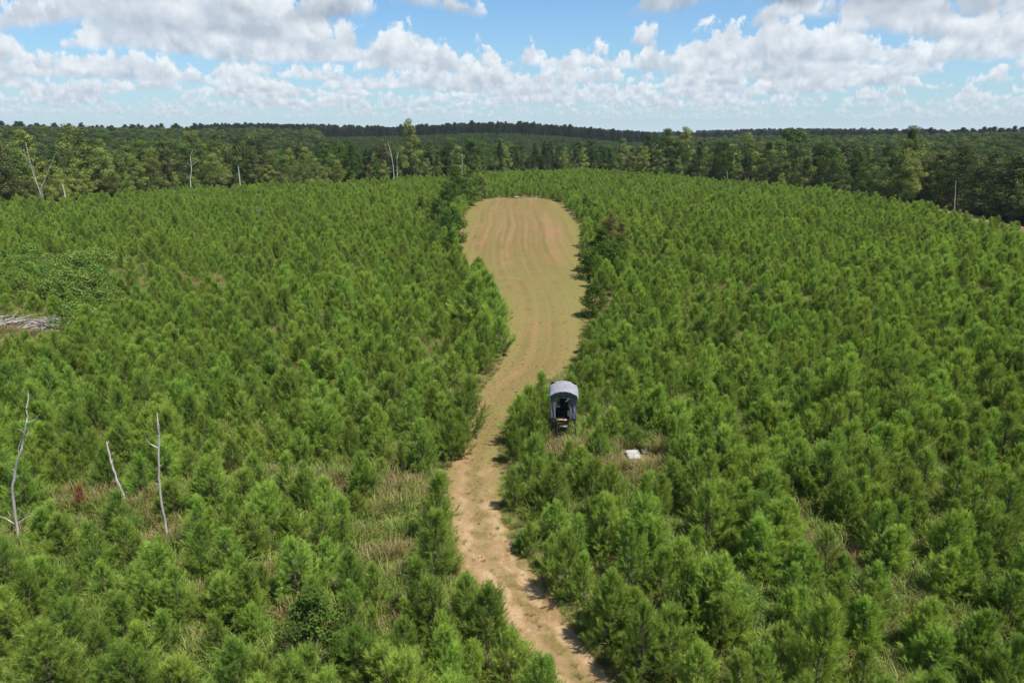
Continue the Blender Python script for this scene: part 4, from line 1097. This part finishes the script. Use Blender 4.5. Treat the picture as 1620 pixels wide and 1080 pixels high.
# ------------------------------------------------------------------ the woods beyond the plantation
FT = []   # things
def edge_pos(a, d):
    r = np.interp(a, E_AZ, E_R) + d; x, y = r * math.sin(a), r * math.cos(a); return x, y, float(terrain(x, y))
WOODS = "trees at the edge of the woods"
rf = random.Random(21)
def wood_tree(a, d, kind, i, H, wide, lab=None):
    x, y, z = edge_pos(a, d)
    if kind == 'pine':
        s = H / TP_H[i]; o = plant("tall_pine", (TP_TR[i], TP_CR[i]), (x, y, z), rf.uniform(0, 6.28), (s * wide, s * wide, s)); c = "pine"
    else:
        s = H / HW_H[i]; cr = {'o': HW_CR, 'd': HW_DARK, 'y': HW_PALE}[kind][i]
        o = plant("hardwood_tree", (HW_TR[i], cr), (x, y, z), rf.uniform(0, 6.28), (s * wide, s * wide, s)); c = "tree"
    tag(o, lab, c, WOODS); FT.append((o, a, d, kind, H)); return o
def az_px(x): return math.atan2((x - 810) / FPX, CP)
a = az_px(-40); amax = az_px(1665)
rows = [(2.0, 5.2, .62), (7.5, 6.4, .82), (14.5, 7.4, .95), (23., 8.6, 1.05)]
for d0, sp, hf in rows:
    a = az_px(-40) + rf.uniform(0, .01)
    while a < amax:
        r = float(np.interp(a, E_AZ, E_R)); px = 810 + FPX * CP * math.tan(a)
        t = rf.random()
        if px < 560: kind = 'y' if t < (.36 if d0 < 4 else .15) else ('o' if t < .78 else ('d' if t < .88 else 'pine'))
        elif px < 1180: kind = 'pine' if t < .42 else ('o' if t < .75 else ('y' if t < .84 else 'd'))
        else: kind = 'y' if t < (.16 if d0 < 4 else .1) else ('o' if t < .62 else ('d' if t < .9 else 'pine'))
        Hm = 15.5 if px < 420 else 14.0 if px < 560 else (12.5 if px < 1000 else 15.5)
        H = Hm * hf * rf.uniform(.72, 1.2)
        if d0 < 4 and rf.random() < .3: H *= .6
        dd = d0 + rf.uniform(-1.5, 2.2)
        if px > 1425: dd += 22.0 + max(0, (1500 - px) * -.02)
        wood_tree(a, dd, kind, rf.randrange(4 if kind == 'pine' else 6), H, rf.uniform(.9, 1.2) if kind != 'pine' else rf.uniform(.9, 1.25))
        a += sp * rf.uniform(.7, 1.3) / r
# noticeable single trees
wood_tree(az_px(661), 5, 'y', 3, 21.0, .8, "tall pale sparse-topped tree with a white trunk above the clearing")
wood_tree(az_px(172), 60, 'o', 2, 24.0, .8, "round-crowned tree rising highest above the left horizon")
wood_tree(az_px(1034), 16, 'o', 5, 19.0, 1.0, "tall leafy tree rising over the woods right of the clearing")
wood_tree(az_px(1388), 20, 'pine', 1, 18.5, .9, "pointed pine rising highest above the right-hand woods")
wood_tree(az_px(303), 1.5, 'y', 5, 15.5, .62, "brown sparse crown above the pale dead tree at the left forest edge")
FT[-1][0].children[1].data = swap(HW_CR[5], 0, M_LEAF_GREY)
wood_tree(az_px(55), 1.0, 'o', 1, 17.5, .95, "grey-green airy tree by the bare many-limbed snag, far left")
FT[-1][0].children[1].data = swap(HW_CR[1], 0, M_LEAF_GREY)
wood_tree(az_px(350), 12, 'o', 0, 16.0, .8, "slim olive tree between the two pale snags at the left forest edge")
KN = {'pine': "dark needled tall pine", 'o': "olive green hardwood", 'd': "dark green hardwood", 'y': "yellow-green hardwood"}
REG = [(-1e9, 301, "left of brown-crowned snag"), (301, 661, "right of brown-crowned snag"), (661, 1034, "behind clearing's far end"), (1034, 1388, "right of clearing"), (1388, 1e9, "in right-hand woods")]
grp = {}
for o, a, d, kind, H in FT:
    if 'label' in o: continue
    px = 810 + FPX * CP * math.tan(a)
    for lo, hi, rn in REG:
        if lo <= px < hi: grp.setdefault((kind, "front" if d < 6.5 else "back", rn), []).append((a, o))
for (kind, row, rn), L in grp.items():
    L.sort(key=lambda q: q[0])
    for i, (a, o) in enumerate(L): o['label'] = "%s, %s from left in %s rows %s" % (KN[kind], ORD[i], row, rn)
print("wood things", len(FT))

# everything farther back: woods nobody could count
def woods(name, label, protos, hs, n, fr, sel, hlo, hhi, seed, wide=(.9, 1.2)):
    rs = np.random.RandomState(seed); a = rs.uniform(-.74, .74, n); r = fr(rs, n)
    X, Y = r * np.sin(a), r * np.cos(a); d = past_edge(X, Y); k = sel(X, Y, d, a, r, rs); X, Y = X[k], Y[k]
    Z = terrain(X, Y); m = len(X); v = rs.randint(0, len(protos), m); H = rs.uniform(hlo, hhi, m) / np.array(hs)[v]; wd = rs.uniform(*wide, m)
    print(name, m)
    return scatter(name, label, protos, np.c_[X, Y, Z], v, np.c_[H * wd, H * wd, H], rs.uniform(0, 6.28, m))
def polar(r0, r1): return lambda rs, n: np.sqrt(rs.uniform(r0 ** 2, r1 ** 2, n))
cenf = lambda a, d: (a > -.26) & (a < .20) & (d > 95)
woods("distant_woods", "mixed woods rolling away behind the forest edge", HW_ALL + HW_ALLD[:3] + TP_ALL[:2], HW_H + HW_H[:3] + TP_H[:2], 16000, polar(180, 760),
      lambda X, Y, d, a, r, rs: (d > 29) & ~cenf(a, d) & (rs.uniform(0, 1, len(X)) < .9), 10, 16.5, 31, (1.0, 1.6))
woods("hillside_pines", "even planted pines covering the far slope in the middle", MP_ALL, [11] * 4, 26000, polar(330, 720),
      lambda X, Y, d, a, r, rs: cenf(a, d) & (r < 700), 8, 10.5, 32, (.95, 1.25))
woods("ridge_pines", "mature pines along the far ridges, cloud shadow put into their needle colour", TP_SHADED, TP_H, 16000, polar(690, 1500),
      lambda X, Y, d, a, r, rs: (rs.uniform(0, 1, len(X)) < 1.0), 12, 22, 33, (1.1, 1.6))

# ------------------------------------------------------------------ the air
def haze():
    g = Geo(); box(g, (0, 3300, 22), (13000, 7800, 70)); me = g.mesh("haze", [])
    m = bpy.data.materials.new("air"); m.use_nodes = True; m.node_tree.nodes.clear(); k = NT(m.node_tree)
    o = k.n('ShaderNodeOutputMaterial'); v = k.n('ShaderNodeVolumePrincipled')
    v.inputs['Color'].default_value = (.80, .90, 1.0, 1); v.inputs['Density'].default_value = .00007
    k.t.links.new(v.outputs[0], o.inputs['Volume']); me.materials.append(m)
    tag(link("haze", me), "thin blue summer haze over the woods", None, None, 'stuff')
haze()
